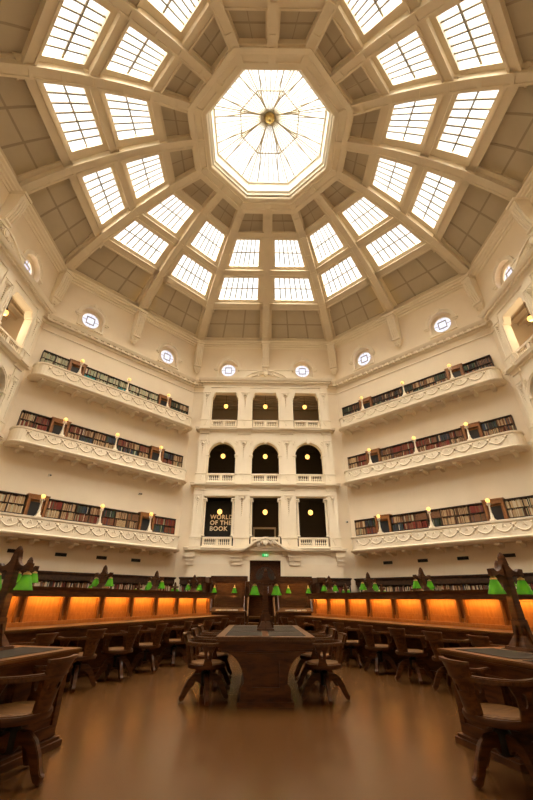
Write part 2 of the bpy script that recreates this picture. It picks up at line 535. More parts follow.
for sx in (-1, 1):
    for (ra, rb, nc, nr_) in ((RB[0], RB[1], 3, 2), (RB[3], RB[4], 2, 2)):
        quadstrip(ceil, sx, ra + .1, rb - .1, -.25, 1.2, PO, PO + .3)
        for i in range(1, nc):
            f = i / nc; quadstrip(grv, sx, ra, rb, f - .012, f + .012, PO - .02, PO + .05)
        for i in range(1, nr_):
            r = ra + (rb - ra) * i / nr_; quadstrip(grv, sx, r + .05, r - .05, 0, 1, PO - .02, PO + .05, nr=1)
        # light fillet round each coffer
        fw = .05
        for (a0, a1, g0, g1) in ((ra, rb, -.02, fw), (ra, rb, 1 - fw, 1.02)):
            quadstrip(pur, sx, a0, a1, g0, g1, PO - .16, PO + .05)
    for r in RB[1:4]:
        quadstrip(pur, sx, r + .24, r - .24, -.2, 1.2, .22, PO + .35, nr=2)
        quadstrip(pur, sx, r + .28, r + .18, -.2, 1.2, .12, .3, nr=1)
        quadstrip(pur, sx, r - .18, r - .28, -.2, 1.2, .12, .3, nr=1)
    quadstrip(pur, sx, RB[0] + .1, RB[0] - .45, -.2, 1.2, .30, PO + .4, nr=2)
    quadstrip(pur, sx, RB[4] + .35, RB[4] - .2, -.2, 1.2, .15, PO + .4, nr=2)
    for row, (ra, rb, nv) in enumerate(((RB[1] - .24, RB[2] + .24, 7), (RB[2] - .24, RB[3] + .24, 6))):
        fr = MB(); g = MB(); b = MB()
        i0, i1 = (.115, .91) if row == 0 else (.135, .885)
        go = PO + .22
        quadstrip(fr, sx, ra, rb, -.05, i0, PO - .05, PO + .5); quadstrip(fr, sx, ra, rb, i1, 1.1, PO - .05, PO + .5)
        quadstrip(fr, sx, ra, ra - .28, i0 - .02, i1 + .02, PO - .05, PO + .5, nr=1); quadstrip(fr, sx, rb + .28, rb, i0 - .02, i1 + .02, PO - .05, PO + .5, nr=1)
        quadstrip(g, sx, ra - .2, rb + .2, i0 - .03, i1 + .03, go, go + .03)
        for i in range(1, nv):
            f = i0 + (i1 - i0) * i / nv
            wdt = .0108 if row == 0 else .013
            quadstrip(b, sx, ra - .26, rb + .26, f - wdt, f + wdt, go - .09, go + .01)
        rm = (ra + rb) / 2
        quadstrip(b, sx, rm + .045, rm - .045, i0, i1, go - .09, go + .01, nr=1)
        frameb[sx, row], glassb[sx, row], barb[sx, row] = fr.data('window_frame', M['rib']), g.data('pane', M['glass']), b.data('glazing_bar', M['bar'])
ceil_me = ceil.data('ceiling', M['coffer']); grv_me = grv.data('coffer_groove', M['groove']); pur_me = pur.data('purlin', M['rib'])
for side, ang in SIDES.items():
    rz = R(ang) - PI / 2
    c = link('ceiling', ceil_me, None, (0, 0, 0), rz)
    tag(c, 'brown coffered dome segment above the %s wall' % SIDE_WORD[side], 'ceiling', None, 'structure')
    link('coffer_groove', grv_me, c); link('purlin', pur_me, c)
    for sx in (-1, 1):
        for row in (0, 1):
            wn += 1
            e = link('window_%d' % wn, frameb[sx, row], None, (0, 0, 0), rz)
            tag(e, 'tapering dome skylight over the %s wall, %s row, %s of the middle rib' % (SIDE_WORD[side], 'lower' if row == 0 else 'upper', 'left' if sx < 0 else 'right'), 'window', None, 'structure')
            link('pane', glassb[sx, row], e); link('glazing_bar', barb[sx, row], e)

# ---------------------------------------------------------------- lantern ring
def octsweep(mb, prof):
    """closed profile list (apothem, z) swept round the octagon"""
    m = len(prof); vs = []; fs = []
    for k in range(8):
        for a, z in prof:
            R_ = a / math.cos(PI / 8); th = PI / 8 + k * PI / 4
            vs.append((R_ * math.cos(th), R_ * math.sin(th), z))
    for k in range(8):
        for i in range(m):
            fs.append((k * m + i, k * m + (i + 1) % m, ((k + 1) % 8) * m + (i + 1) % m, ((k + 1) % 8) * m + i))
    mb.add(vs, fs); return mb
lr = octsweep(MB(), [(5.9, 31.42), (5.55, 31.50), (5.5, 31.60), (5.1, 31.66), (5.05, 31.60), (4.98, 31.60), (4.95, 31.68), (4.68, 31.70), (4.62, 31.78), (4.62, 32.1), (4.72, 32.6), (6.0, 32.6)])
for k in range(16):
    th = k * PI / 8
    rr = 5.3 if k % 2 == 0 else 5.3 / math.cos(PI / 8)
    lr.cbox((rr * math.cos(th), rr * math.sin(th), 31.58), (.75, .5, .12), th)
struct(lr, 'trim_20', M['rib'], 'panelled octagonal ring round the central lantern opening')
sh = octsweep(MB(), [(4.62, 31.95), (4.62, 32.05), (4.5, 32.1), (4.5, 32.35), (4.36, 32.45), (4.36, 32.7), (4.3, 33.35), (4.18, 33.4), (4.18, 33.5), (4.9, 33.5), (4.9, 31.95)])
struct(sh, 'trim_21', M['shaft'], 'white stepped octagonal shaft below the lantern glass')
APZ = 35.9
lg = MB()
vs = [(4.4 / math.cos(PI / 8) * math.cos(PI / 8 + k * PI / 4), 4.4 / math.cos(PI / 8) * math.sin(PI / 8 + k * PI / 4), 33.5) for k in range(8)]
vs += [(x, y, z + .05) for x, y, z in vs] + [(0, 0, APZ), (0, 0, APZ + .05)]
lg.add(vs, [(k, (k + 1) % 8, 16) for k in range(8)] + [(k + 8, (k + 1) % 8 + 8, 17) for k in range(8)] + [(k, (k + 1) % 8, (k + 1) % 8 + 8, k + 8) for k in range(8)])
wn += 1
lan = empty('window_%d' % wn, (0, 0, 0))
tag(lan, 'octagonal glass lantern with radiating steel bars at the crown of the dome', 'window', None, 'structure')
build(lg, 'pane', M['glass'], lan)
def cone_z(a): return 33.5 + (APZ - 33.5) * (1 - a / 4.4) - .06
bars = MB()
for k in range(8):
    loc, rz = frame(k * 45)
    c, s_ = math.cos(rz), math.sin(rz)
    def W(u, a): return (-s_ * -1 * 0 + c * u - s_ * a * 1, s_ * u + c * a, cone_z(a))
    for i in range(-3, 4):
        u1 = 4.3 * T8 * i / 3.5
        u0 = .38 * T8 * i / 3.5
        bars.rectbar([W(u0, .38), W(u1, 4.3)], .06, .09)
    # corner bar and forked stays
    bars.rectbar([W(.4 * T8, .4), W(4.3 * T8, 4.3)], .08, .12)
    for s in (-1, 1):
        bars.rectbar([W(s * 1.45 * T8 * .98, 1.45), W(s * .95, 4.3)], .08, .08)
    bars.rectbar([W(-2.3 * T8, 2.3), W(2.3 * T8, 2.3)], .08, .09)
build(bars, 'glazing_bar', M['steel'], lan)
bs = MB().lathe([(.0, -.75), (.12, -.73), (.2, -.62), (.2, -.5), (.34, -.45), (.42, -.3), (.44, -.1), (.4, .05), (0, .05)], (0, 0, APZ - .1), 24, False)
build(bs, 'boss', M['brass'], lan, smooth=True)

# ================================================================ PAVILIONS
def ornament(mb, cx, z0, z1, y, w=.16):
    """carved pendant: mask on top, strap work, husks falling"""
    h = z1 - z0
    mb.lathe([(0, -.12), (w * .8, -.08), (w, 0), (w * .8, .08), (0, .12)], (cx, y, z1 - .14), 8, False)
    for s in (-1, 1):
        mb.tube([(cx, y, z1 - .3), (cx + s * w * 1.1, y, z1 - .25), (cx + s * w * 1.5, y, z1 - .08), (cx + s * w * 1.0, y, z1 + .02)], .04, 5)
    n = max(3, int(h / .2))
    for i in range(n):
        k = i / (n - 1); r = w * (.62 - .4 * k)
        mb.lathe([(0, -.09), (r, 0), (0, .09)], (cx, y, z1 - .38 - k * (h - .5)), 6, False)
def baluster_mesh(h):
    p = [(.055, 0), (.055, .05), (.03, .09), (.06, .2), (.072, .3), (.05, .45), (.028, .6), (.026, .75), (.045, .82), (.05, .88), (.055, .92), (.055, 1)]
    mb = MB().lathe([(r, z * h) for r, z in p], (0, 0, 0), 8)
    return mb.data('baluster', M['moulding'], True)
OPEN = {1: (5.68, 8.88), 2: (10.92, 12.56), 3: (16.05, 18.85)}
CX = (-3.93, 0.0, 3.93)
RAILS = {1: (4.92, 5.62), 2: (10.12, 10.86), 3: (15.30, 16.02)}
LEDGE = {1: 4.62, 2: 9.80, 3: 14.98}
bal_me = baluster_mesh(.44)
def make_pavilion(side):
    ang = SIDES[side]; loc, rz = frame(ang); W_ = WALL[side]
    holes = []
    for cx in CX:
        holes.append(rect(cx - 1.32, cx + 1.32, RAILS[1][0], OPEN[1][1]))
        holes.append(arch(cx, 1.22, RAILS[2][0], OPEN[2][1]))
        holes.append([(cx - 1.27, RAILS[3][0]), (cx + 1.27, RAILS[3][0]), (cx + 1.27, 18.5), (cx + 1.12, 18.55), (cx + 1.0, 18.95), (cx - 1.0, 18.95), (cx - 1.12, 18.55), (cx - 1.27, 18.5)])
    holes.append(rect(-1.22, 1.22, .002, 3.9))
    fac = MB().poly(rect(-6.15, 6.15, 0, 19.55), holes, -.5, .02)
    link('pavilion_front', None if False else fac.data('pavilion_front', M['moulding']), W_)
    bd = MB()
    # entablature and projecting cornice
    bd.box(-6.2, 6.2, -.56, 0, 19.5, 19.8)
    bd.sweep([(-6.15, 0.), (-6.15, -.5), (6.15, -.5), (6.15, 0.)], [(0, 19.7), (.06, 19.7), (.12, 19.95), (.30, 19.98), (.32, 20.12), (.42, 20.14), (.50, 20.30), (.54, 20.42), (0, 20.46)])
    for i in range(36):
        bd.cbox((-6.3 + 12.6 * i / 35, -.74, 20.03), (.17, .2, .16))
    build(bd, 'entablature', M['moulding'], W_)
    for lv, z in LEDGE.items():
        c = MB()
        ext = {1: .1, 2: .08, 3: .06}[lv]
        c.sweep([(-6.15 - ext * .3, 0.), (-6.15 - ext * .3, -.5), (6.15 + ext * .3, -.5), (6.15 + ext * .3, 0.)],
                [(0, z - .22), (.08, z - .2), (.12, z - .08), (.3, z - .04), (.34, z + .08), (.38, z + .16), (0, z + .24)])
        for cx in (-5.65, -1.97, 1.97, 5.65):
            w = .95 if abs(cx) > 3 else 1.35
            c.box(cx - w / 2, cx + w / 2, -.95, -.5, z + .0, z + .2)
            c.box(cx - w / 2 + .05, cx + w / 2 - .05, -.62, -.5, z - .42, z - .1)
        # plinth course above the ledge, between the pedestals
        c.box(-6.12, 6.12, -.55, -.02, z + .2, RAILS[lv][0] + .02)
        build(c, 'string_cornice', M['moulding'], W_)
        for cx in CX:
            if lv == 1 and cx == 0: pass
            b = MB(); z0, z1 = RAILS[lv]
            hw = 1.2
            b.box(cx - hw, cx + hw, -.50, -.26, z1 - .14, z1)
            b.box(cx - hw, cx + hw, -.48, -.28, z0, z0 + .12)
            b.box(cx - .13, cx + .13, -.47, -.29, z0 + .1, z1 - .12)
            for s in (-1, 1): b.box(min(cx + s * hw, cx + s * (hw - .12)), max(cx + s * hw, cx + s * (hw - .12)), -.47, -.29, z0 + .1, z1 - .12)
            bo = build(b, 'balustrade', M['moulding'], W_)
            hh = (z1 - .14) - (z0 + .12)
            for s in (-1, 1):
                for i in range(6):
                    q = link('baluster', bal_me, bo, (cx + s * (.225 + i * .163), -.38, z0 + .12)); q.scale = (1, 1, hh / .44)
        for cx in (-5.68, -1.97, 1.97, 5.68):      # pedestals with little shields
            w = .86 if abs(cx) > 3 else 1.28
            p = MB().box(cx - w / 2, cx + w / 2, -.64, -.45, RAILS[lv][0] - .05, RAILS[lv][1])
            p.box(cx - w / 2 - .05, cx + w / 2 + .05, -.69, -.45, RAILS[lv][1] - .1, RAILS[lv][1] + .04)
            p.taper((cx, -.66), .12, .42, RAILS[lv][0] + .12, RAILS[lv][1] - .2, .06, .08)
            build(p, 'pedestal', M['moulding'], W_)
    # pilasters with capitals and carved pendants
    for lv, (za, zb, head) in {1: (5.62, 9.32, 8.95), 2: (10.86, 14.5, 13.9), 3: (16.02, 19.5, 18.9)}.items():
        for cx in (-5.72, -1.97, 1.97, 5.72):
            w = .62 if abs(cx) > 3 else .86
            p = MB().box(cx - w / 2, cx + w / 2, -.57, -.45, za, zb)
            p.box(cx - w / 2 - .04, cx + w / 2 + .04, -.61, -.45, za, za + .12)
            p.box(cx - w / 2 - .05, cx + w / 2 + .05, -.63, -.45, head, head + .1)
            for s in (-1, 1):
                p.box(cx + s * w / 2 - .05, cx + s * w / 2 + .05, -.60, -.5, za + .1, head)
            po = build(p, 'pilaster', M['moulding'], W_)
            om = MB(); ornament(om, cx, head - 1.75, head - .1, -.60, .13 if w < .7 else .17)
            build(om, 'carved_pendant', M['moulding'], po, smooth=True)
    # level 1 columns beside the openings, level 2 archivolts, level 3 brackets
    for cx in CX:
        for s in (-1, 1):
            c = MB().lathe([(.15, 0), (.15, .08), (.11, .12), (.105, 1.2), (.09, 2.75), (.12, 2.8), (.12, 2.86)], (cx + s * 1.20, -.42, 5.68), 12)
            c.box(cx + s * 1.20 - .16, cx + s * 1.20 + .16, -.6, -.26, 8.58, 8.7)
            c.tube([(cx + s * 1.20 - .14, -.58, 8.5), (cx + s * 1.20 - .14, -.26, 8.5)], .06, 8); c.tube([(cx + s * 1.20 + .14, -.58, 8.5), (cx + s * 1.20 + .14, -.26, 8.5)], .06, 8)
            build(c, 'column', M['moulding'], W_, smooth=True)
        n = 16
        a = MB()
        for r0, r1, d in ((1.22, 1.33, .07), (1.33, 1.43, .11)):
            pts = [(cx + r1 * math.cos(PI * i / n), 12.56 + r1 * math.sin(PI * i / n)) for i in range(n + 1)]
            inn = [(cx + r0 * math.cos(PI * i / n), 12.56 + r0 * math.sin(PI * i / n)) for i in range(n + 1)]
            a.poly(pts + inn[::-1], (), -.5 - d, -.49)
        for s in (-1, 1):
            a.box(min(cx + s * 1.14, cx + s * 1.46), max(cx + s * 1.14, cx + s * 1.46), -.62, .0, 12.44, 12.58)
            a.box(min(cx + s * 1.22, cx + s * 1.4), max(cx + s * 1.22, cx + s * 1.4), -.56, -.5, 10.9, 12.44)
            # spandrel scrolls
            a.tube([(cx + s * 1.15, -.53, 13.7), (cx + s * 1.32, -.53, 13.5), (cx + s * 1.38, -.53, 13.75), (cx + s * 1.22, -.53, 13.85)], .04, 5)
        a.taper((cx, -.56), .16, .3, 13.62, 14.05, .2, .24)
        build(a, 'archivolt', M['moulding'], W_)
        l = MB()
        l.poly([(cx - 1.41, 16.02), (cx - 1.27, 16.02), (cx - 1.27, 18.5), (cx - 1.0, 18.95), (cx + 1.0, 18.95), (cx + 1.27, 18.5), (cx + 1.27, 16.02), (cx + 1.41, 16.02), (cx + 1.41, 19.1), (cx - 1.41, 19.1)], (), -.57, -.49)
        for s in (-1, 1):
            l.box(cx + s * 1.2 - .06, cx + s * 1.2 + .06, -.56, .0, 18.4, 18.66)
        l.poly(rect(cx - 1.36, cx + 1.36, 8.9, 9.1), (), -.57, -.49)
        build(l, 'architrave', M['moulding'], W_)
    # segmental pediment with carved arms over the main cornice
    p = MB(); n = 20
    def seg(r, zc, hw, nn=20):
        th = math.asin(hw / r); return [(r * math.sin(-th + 2 * th * i / nn), zc + r * math.cos(-th + 2 * th * i / nn)) for i in range(nn + 1)]
    o_ = seg(3.1, 18.25, 2.25); i_ = seg(2.8, 18.25, 1.95)
    p.poly(o_ + i_[::-1], (), -.72, -.1)
    o2 = seg(3.22, 18.25, 2.35); i2 = seg(3.09, 18.25, 2.25)
    p.poly(o2 + i2[::-1], (), -.84, -.1)
    p.poly([(-1.95, 20.2)] + i_ + [(1.95, 20.2)], (), -.5, -.1)
    for s in (-1, 1): p.box(min(s * 2.2, s * 2.75), max(s * 2.2, s * 2.75), -.7, -.1, 20.4, 20.62)
    p.box(-2.75, 2.75, -.3, .0, 20.4, 21.75); p.box(-2.85, 2.85, -.36, .0, 21.68, 21.82)
    po = build(p, 'pediment', M['moulding'], W_)
    crest(po, 0, -.7, 21.05, .58)
    # ogee pediment over the doorway
    q = MB(); pts = []
    for i in range(33):
        u = -2.8 + 5.6 * i / 32
        h = .5 * (1 + math.cos(PI * min(1, abs(u) / 2.1))) if abs(u) < 2.1 else 0
        pts.append((u, 4.72 + .86 * h))
    inn = [(u, z - .17) for u, z in pts]
    q.poly(pts + inn[::-1], (), -1.12, -.5)
    inn2 = [(u, z - .3) for u, z in pts]
    q.poly(inn + inn2[::-1], (), -.98, -.5)
    q.poly([(-2.1, 4.6)] + [p_ for p_ in inn2 if abs(p_[0]) < 2.1] + [(2.1, 4.6)], (), -.8, -.5)
    qo = build(q, 'door_pediment', M['moulding'], W_)
    crest(qo, 0, -1.0, 5.12, .5)
    # stepped console blocks under the first cornice
    for cx in (-5.95, -2.3, 2.3, 5.95):
        b = MB()
        w = .72 if abs(cx) > 3 else 1.0
        b.box(cx - w / 2, cx + w / 2, -.8, -.5, 4.1, 4.42)
        b.box(cx - w / 2 + .04, cx + w / 2 - .04, -.72, -.5, 3.84, 4.1)
        b.box(cx - w / 2 + .08, cx + w / 2 - .08, -.62, -.5, 3.55, 3.84)
        build(b, 'console_block', M['moulding'], W_)
    pan = MB()
    for z in (.9, 1.45, 2.0, 2.55, 3.1):
        for x0, x1 in ((-6.14, -1.5), (1.5, 6.14)): pan.box(x0, x1, -.515, -.49, z, z + .53)
    build(pan, 'rusticated_course', M['plaster'], W_)
    da = MB().poly([(-1.5, .0), (-1.22, .0), (-1.22, 3.9), (1.22, 3.9), (1.22, 0), (1.5, 0), (1.5, 4.15), (-1.5, 4.15)], (), -.58, -.49)
    build(da, 'door_architrave', M['moulding'], W_)
def crest(parent, cx, y, z, s):
    mb = MB()
    prof = [(-.55, .5), (-.3, .62), (0, .55), (.3, .62), (.55, .5), (.5, 0), (.3, -.4), (0, -.62), (-.3, -.4), (-.5, 0)]
    mb.poly([(cx + a * s * .75, z + b * s * .8) for a, b in prof], (), y - .1, y + .3)
    mb.poly([(cx + a * s * .5, z + b * s * .55) for a, b in prof], (), y - .16, y)
    for t in (-1, 1):
        for k in range(3):
            r = s * (.75 + k * .28)
            mb.tube([(cx + t * r * math.sin(a_), y, z + r * .7 * math.cos(a_) - .15 * s) for a_ in [R(35 + i * 18 + k * 8) for i in range(5)]], [.1 * s, .14 * s, .15 * s, .12 * s, .05 * s], 6)
        mb.lathe([(0, -.14 * s), (.14 * s, 0), (0, .14 * s)], (cx + t * s * .55, y - .05, z + s * .55), 8, False)
    mb.lathe([(0, -.2 * s), (.2 * s, -.1 * s), (.26 * s, .02 * s), (.18 * s, .14 * s), (0, .2 * s)], (cx, y - .03, z + s * .72), 10, False)
    return build(mb, 'carved_crest', M['moulding'], parent, smooth=True)
for s in ('north', 'west', 'east'):
    if s == 'north':
        make_pavilion('north')
        PROTO = list(WALL['north'].children)
    else:
        for ch in PROTO: copy_tree(ch, WALL[s])

# rooms behind the openings: local frame of each facet
def rooms(side):
    loc, rz = frame(SIDES[side])
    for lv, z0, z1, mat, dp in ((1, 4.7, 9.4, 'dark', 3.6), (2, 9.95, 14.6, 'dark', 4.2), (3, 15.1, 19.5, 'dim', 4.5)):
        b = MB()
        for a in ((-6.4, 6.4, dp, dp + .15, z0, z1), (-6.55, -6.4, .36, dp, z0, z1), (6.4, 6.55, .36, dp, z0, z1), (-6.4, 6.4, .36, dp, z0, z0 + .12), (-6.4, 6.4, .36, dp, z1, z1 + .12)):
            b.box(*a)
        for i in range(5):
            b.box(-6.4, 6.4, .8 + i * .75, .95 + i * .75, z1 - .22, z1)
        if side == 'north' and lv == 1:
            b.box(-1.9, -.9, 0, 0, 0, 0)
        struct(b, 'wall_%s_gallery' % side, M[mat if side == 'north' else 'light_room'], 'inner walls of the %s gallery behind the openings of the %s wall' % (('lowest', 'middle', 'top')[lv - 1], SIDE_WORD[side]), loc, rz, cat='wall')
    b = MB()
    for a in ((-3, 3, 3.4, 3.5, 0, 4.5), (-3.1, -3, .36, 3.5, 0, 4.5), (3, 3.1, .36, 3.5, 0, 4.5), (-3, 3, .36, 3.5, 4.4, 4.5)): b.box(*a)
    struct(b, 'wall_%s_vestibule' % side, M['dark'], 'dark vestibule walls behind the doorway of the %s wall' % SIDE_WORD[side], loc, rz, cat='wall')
for s in ('north', 'west', 'east'): rooms(s)
# WORLD OF THE BOOK lettering on a dark panel in the lowest gallery
def fix_text(body, size, mat, name, loc, rot, parent=None, ext=.01, sp=1.0, bold=0.0):
    cu = bpy.data.curves.new(name, 'FONT'); cu.body = body; cu.size = size; cu.extrude = ext; cu.space_character = sp
    cu.offset = bold; cu.space_line = .95
    o = bpy.data.objects.new(name, cu); COL.objects.link(o)
    dg = bpy.context.evaluated_depsgraph_get()
    me = bpy.data.meshes.new_from_object(o.evaluated_get(dg))
    bpy.data.objects.remove(o)
    me.materials.clear(); me.materials.append(mat)
    n = bpy.data.objects.new(name, me); COL.objects.link(n)
    n.location = loc; n.rotation_euler = rot
    if parent: n.parent = parent
    return n
pn = build(MB().box(-2.2, 2.2, 0, .08, 0, 4.1), 'exhibition_panel', M['black'], None, (-3.6, A + 1.6, 4.85))
tag(pn, 'dark exhibition panel lettered WORLD OF THE BOOK in the lowest gallery', 'sign')
fix_text('WORLD\nOF THE\nBOOK', .51, M['lettering'], 'lettering', (-1.24, -.012, 2.52), (PI / 2, 0, 0), pn, sp=1.12, bold=.012)
fr = MB().poly([(-1.05, 0), (-.9, 0), (-.9, 2.0), (.9, 2.0), (.9, 0), (1.05, 0), (1.05, 2.15), (-1.05, 2.15)], (), 0, .1)
fo = build(fr, 'doorway_frame', M['moulding'], None, (0, A + 3.45, 4.85)); tag(fo, 'pale frame of the doorway at the back of the lowest central gallery', 'door frame', None)

# carved timber entrance in the far wall
dloc = (0, A - .1, 0)
d = empty('door_1', dloc); tag(d, 'tall dark timber doorway with an arched fanlight below the green exit sign', 'door', None, 'structure')
f = MB().poly([(-1.22, 0), (-1.05, 0), (-1.05, 3.72), (1.05, 3.72), (1.05, 0), (1.22, 0), (1.22, 3.9), (-1.22, 3.9)], (), 0, .18)
f.poly(rect(-1.06, 1.06, 2.35, 3.74), [arch(0, .72, 2.5, 2.75, 14)], .04, .12)
f.box(-1.05, 1.05, -.02, .14, 2.3, 2.42)
f.tube([(.55 * math.cos(PI * i / 12), .03, 2.78 + .55 * math.sin(PI * i / 12)) for i in range(13)], .03, 6)
f.tube([(.85 * math.cos(PI * i / 12), .03, 2.72 + .85 * math.sin(PI * i / 12)) for i in range(13)], .035, 6)
for i in range(1, 6): f.tube([(.1 * math.cos(PI * i / 6), .06, 2.78 + .1 * math.sin(PI * i / 6)), (.7 * math.cos(PI * i / 6), .06, 2.78 + .7 * math.sin(PI * i / 6))], .022, 5)
build(f, 'door_frame', M['wood'], d)
for s in (-1, 1):
    l = MB().box(min(0.01 * s, 1.04 * s), max(0.01 * s, 1.04 * s), .05, .11, 0, 2.32)
    for z0, z1 in ((.15, .9), (1.0, 1.5), (1.6, 2.2)):
        l.poly(rect(min(.12 * s, .94 * s), max(.12 * s, .94 * s), z0, z1), [rect(min(.2 * s, .86 * s), max(.2 * s, .86 * s), z0 + .08, z1 - .08)], .02, .06)
    lo = build(l, 'door_leaf', M['wood'], d)
    build(MB().tube([(s * .1, .0, 1.0), (s * .1, -.03, 1.05), (s * .1, -.03, 1.3), (s * .1, .0, 1.35)], .014, 6), 'door_handle', M['brass'], lo)
es = build(MB().box(-.24, .24, -.04, .04, 0, .2), 'exit_sign', M['green_sign'], None, (0.0, A - .63, 4.16)); tag(es, 'small green running figure exit sign over the dark doorway', 'sign')
g = MB(); g.lathe([(0, -.02), (.02, 0), (0, .02)], (-.02, -.045, .165), 8, False)
g.rectbar([(-.02, -.045, .14), (-.03, -.045, .09)], .03, .006, (0, 1, 0))
for p in ([(-.03, -.045, .09), (.02, -.045, .07), (.03, -.045, .03)], [(-.03, -.045, .09), (-.06, -.045, .06), (-.1, -.045, .05)], [(-.02, -.045, .13), (.03, -.045, .11)], [(-.02, -.045, .13), (-.07, -.045, .12)]):
    g.tube(p, .008, 5)
g.poly([(.08, .03), (.16, .03), (.16, .17), (.08, .17)], [[(.1, .045), (.14, .045), (.14, .155), (.1, .155)]], -.05, -.04)
build(g, 'running_figure', M['white_sign'], es)

# pendant globes in the galleries
def pendant_mesh():
    g = MB().lathe([(.21 * math.sin(PI * i / 12), -.21 * math.cos(PI * i / 12)) for i in range(13)], (0, 0, 0), 16, False)
    c = MB().lathe([(.09, .2), (.1, .24), (.05, .3), (.015, .34), (.015, 1.2)], (0, 0, 0), 10)
    return g.data('globe', M['globe'], True), c.data('stem', M['iron'])
PG, PS = pendant_mesh()
ZP = {1: 7.78, 2: 12.78, 3: 17.95}
plight = bpy.data.lights.new('pendant_light', 'POINT'); plight.energy = GLOBE_W; plight.color = (1, .62, .25); plight.shadow_soft_size = .24
plight2 = bpy.data.lights.new('pendant_light', 'POINT'); plight2.energy = 140; plight2.color = (1, .78, .5); plight2.shadow_soft_size = .24
for side in ('north', 'west', 'east'):
    loc, rz = frame(SIDES[side])
    for lv in (1, 2, 3):
        if side != 'north' and lv != 3: continue
        for k, cx in enumerate(CX):
            n = .5
            p = (loc[0] + math.cos(rz) * cx - math.sin(rz) * n, loc[1] + math.sin(rz) * cx + math.cos(rz) * n, ZP[lv])
            e = empty('pendant_lamp', p)
            tag(e, 'amber globe pendant, %s opening of the %s row, %s wall' % (('left', 'middle', 'right')[k], ('lowest', 'middle', 'top')[lv - 1], SIDE_WORD[side]), 'lamp', 'globe pendants in the gallery openings')
            link('globe', PG, e); s_ = link('stem', PS, e); s_.scale = (1, 1, {1: 1.3, 2: 1.5, 3: 1.25}[lv])
            if True:
                L = bpy.data.objects.new('pendant_light', plight if side == 'north' else plight2); COL.objects.link(L); L.parent = e; L.location = (0, 0, -.3)

# ================================================================ BALCONIES
BZ = {3: 15.95, 2: 10.98, 1: 5.6}      # parapet tops
BN = {3: 'top', 2: 'middle', 1: 'lowest'}
def bpath(n1, hw, r=.75, k=6):
    """plan path from wall round the front and back, local x,y (y negative is into room)"""
    pts = [(-hw, 0)]
    for i in range(k + 1):
        a = PI + (PI / 2) * i / k
        pts.append((-hw + r + r * math.cos(a), -(n1 - r) + r * math.sin(a)))
    for i in range(k + 1):
        a = -PI / 2 + (PI / 2) * i / k
        pts.append((hw - r + r * math.cos(a), -(n1 - r) + r * math.sin(a)))
    pts.append((hw, 0))
    return pts
def balcony_parts():
    P = bpath(1.15, 6.85)
    d = {}
    d['parapet'] = MB().sweep(P, [(-.22, -1.08), (.0, -1.08), (.04, -1.0), (.0, -.94), (.0, -.16), (.06, -.12), (.08, -.02), (.05, 0), (-.24, 0), (-.26, -.12), (-.22, -.16)]).data('parapet', M['moulding'])
    fl = MB().poly([(x, y) for x, y in bpath(1.1, 6.83)], (), -1.18, -.98, axis='xy')
    fl.sweep(P, [(-.3, -1.24), (-.04, -1.24), (.0, -1.2), (.12, -1.12), (.17, -1.04), (-.3, -1.03)])
    d['floor_slab'] = fl.data('floor_slab', M['moulding'])
    g = MB()
    n = 11
    for i in range(n):
        u0 = -6.0 + 12.0 * i / n; u1 = -6.0 + 12.0 * (i + 1) / n
        pts = []
        for j in range(9):
            k = j / 8; pts.append((u0 + (u1 - u0) * k, -1.17, -.36 - .34 * math.sin(PI * k)))
        g.tube(pts, [.025 + .025 * math.sin(PI * j / 8) for j in range(9)], 6)
        um = (u0 + u1) / 2
        for s in (-1, 1):
            g.tube([(um, -1.165, -.2), (um + s * .12, -1.165, -.44)], .026, 5)
            g.tube([(u0 + .03, -1.165, -.36), (u0 + .1 * s, -1.165, -.5), (u0 + .06 * s, -1.165, -.68)], [.04, .035, .015], 5)
        g.tube([(um - .07, -1.165, -.36), (um + .07, -1.165, -.36)], .02, 5)
    for i in range(n + 1):
        u0 = -6.0 + 12.0 * i / n
        g.lathe([(0, -.11), (.07, -.07), (.1, 0), (.07, .07), (0, .11)], (u0, -1.165, -.34), 8, False)
        for s in (-1, 1): g.lathe([(0, -.06), (.06, 0), (0, .06)], (u0 + s * .13, -1.165, -.25), 6, False)
    d['garland'] = g.data('garland_relief', M['moulding'], True)
    b = MB()
    side = [(0, -1.18), (-1.0, -1.18), (-1.02, -1.34), (-.88, -1.4), (-.72, -1.34), (-.35, -1.36), (0, -1.5)]
    b.poly(side, (), -.14, .14, axis='yz')
    b.tube([(-.15, -.98, -1.33), (.15, -.98, -1.33)], .06, 8)
    d['bracket'] = b.data('bracket', M['moulding'])
    return d
BP = balcony_parts()
def wood_door():
    f = MB().poly([(-.62, 0), (-.46, 0), (-.46, 2.12), (.46, 2.12), (.46, 0), (.62, 0), (.62, 2.36), (-.62, 2.36)], (), -.42, -.02)
    f.box(-.68, .68, -.45, -.0, 2.36, 2.43)
    l = MB().poly(rect(-.48, .48, .02, 2.15), [rect(-.36, .36, 1.0, 2.0)], -.22, -.16)
    p = MB().box(-.37, .37, -.2, -.18, .99, 2.01)
    return f.data('door_frame', M['wood_warm_d']), l.data('door_leaf', M['wood_warm_d']), p.data('pane', M['bluechair'])
M['wood_warm_d'] = noisy('brown_door_wood', (.20, .08, .024), (.30, .125, .04), 5, .4, .4)
WD = wood_door()
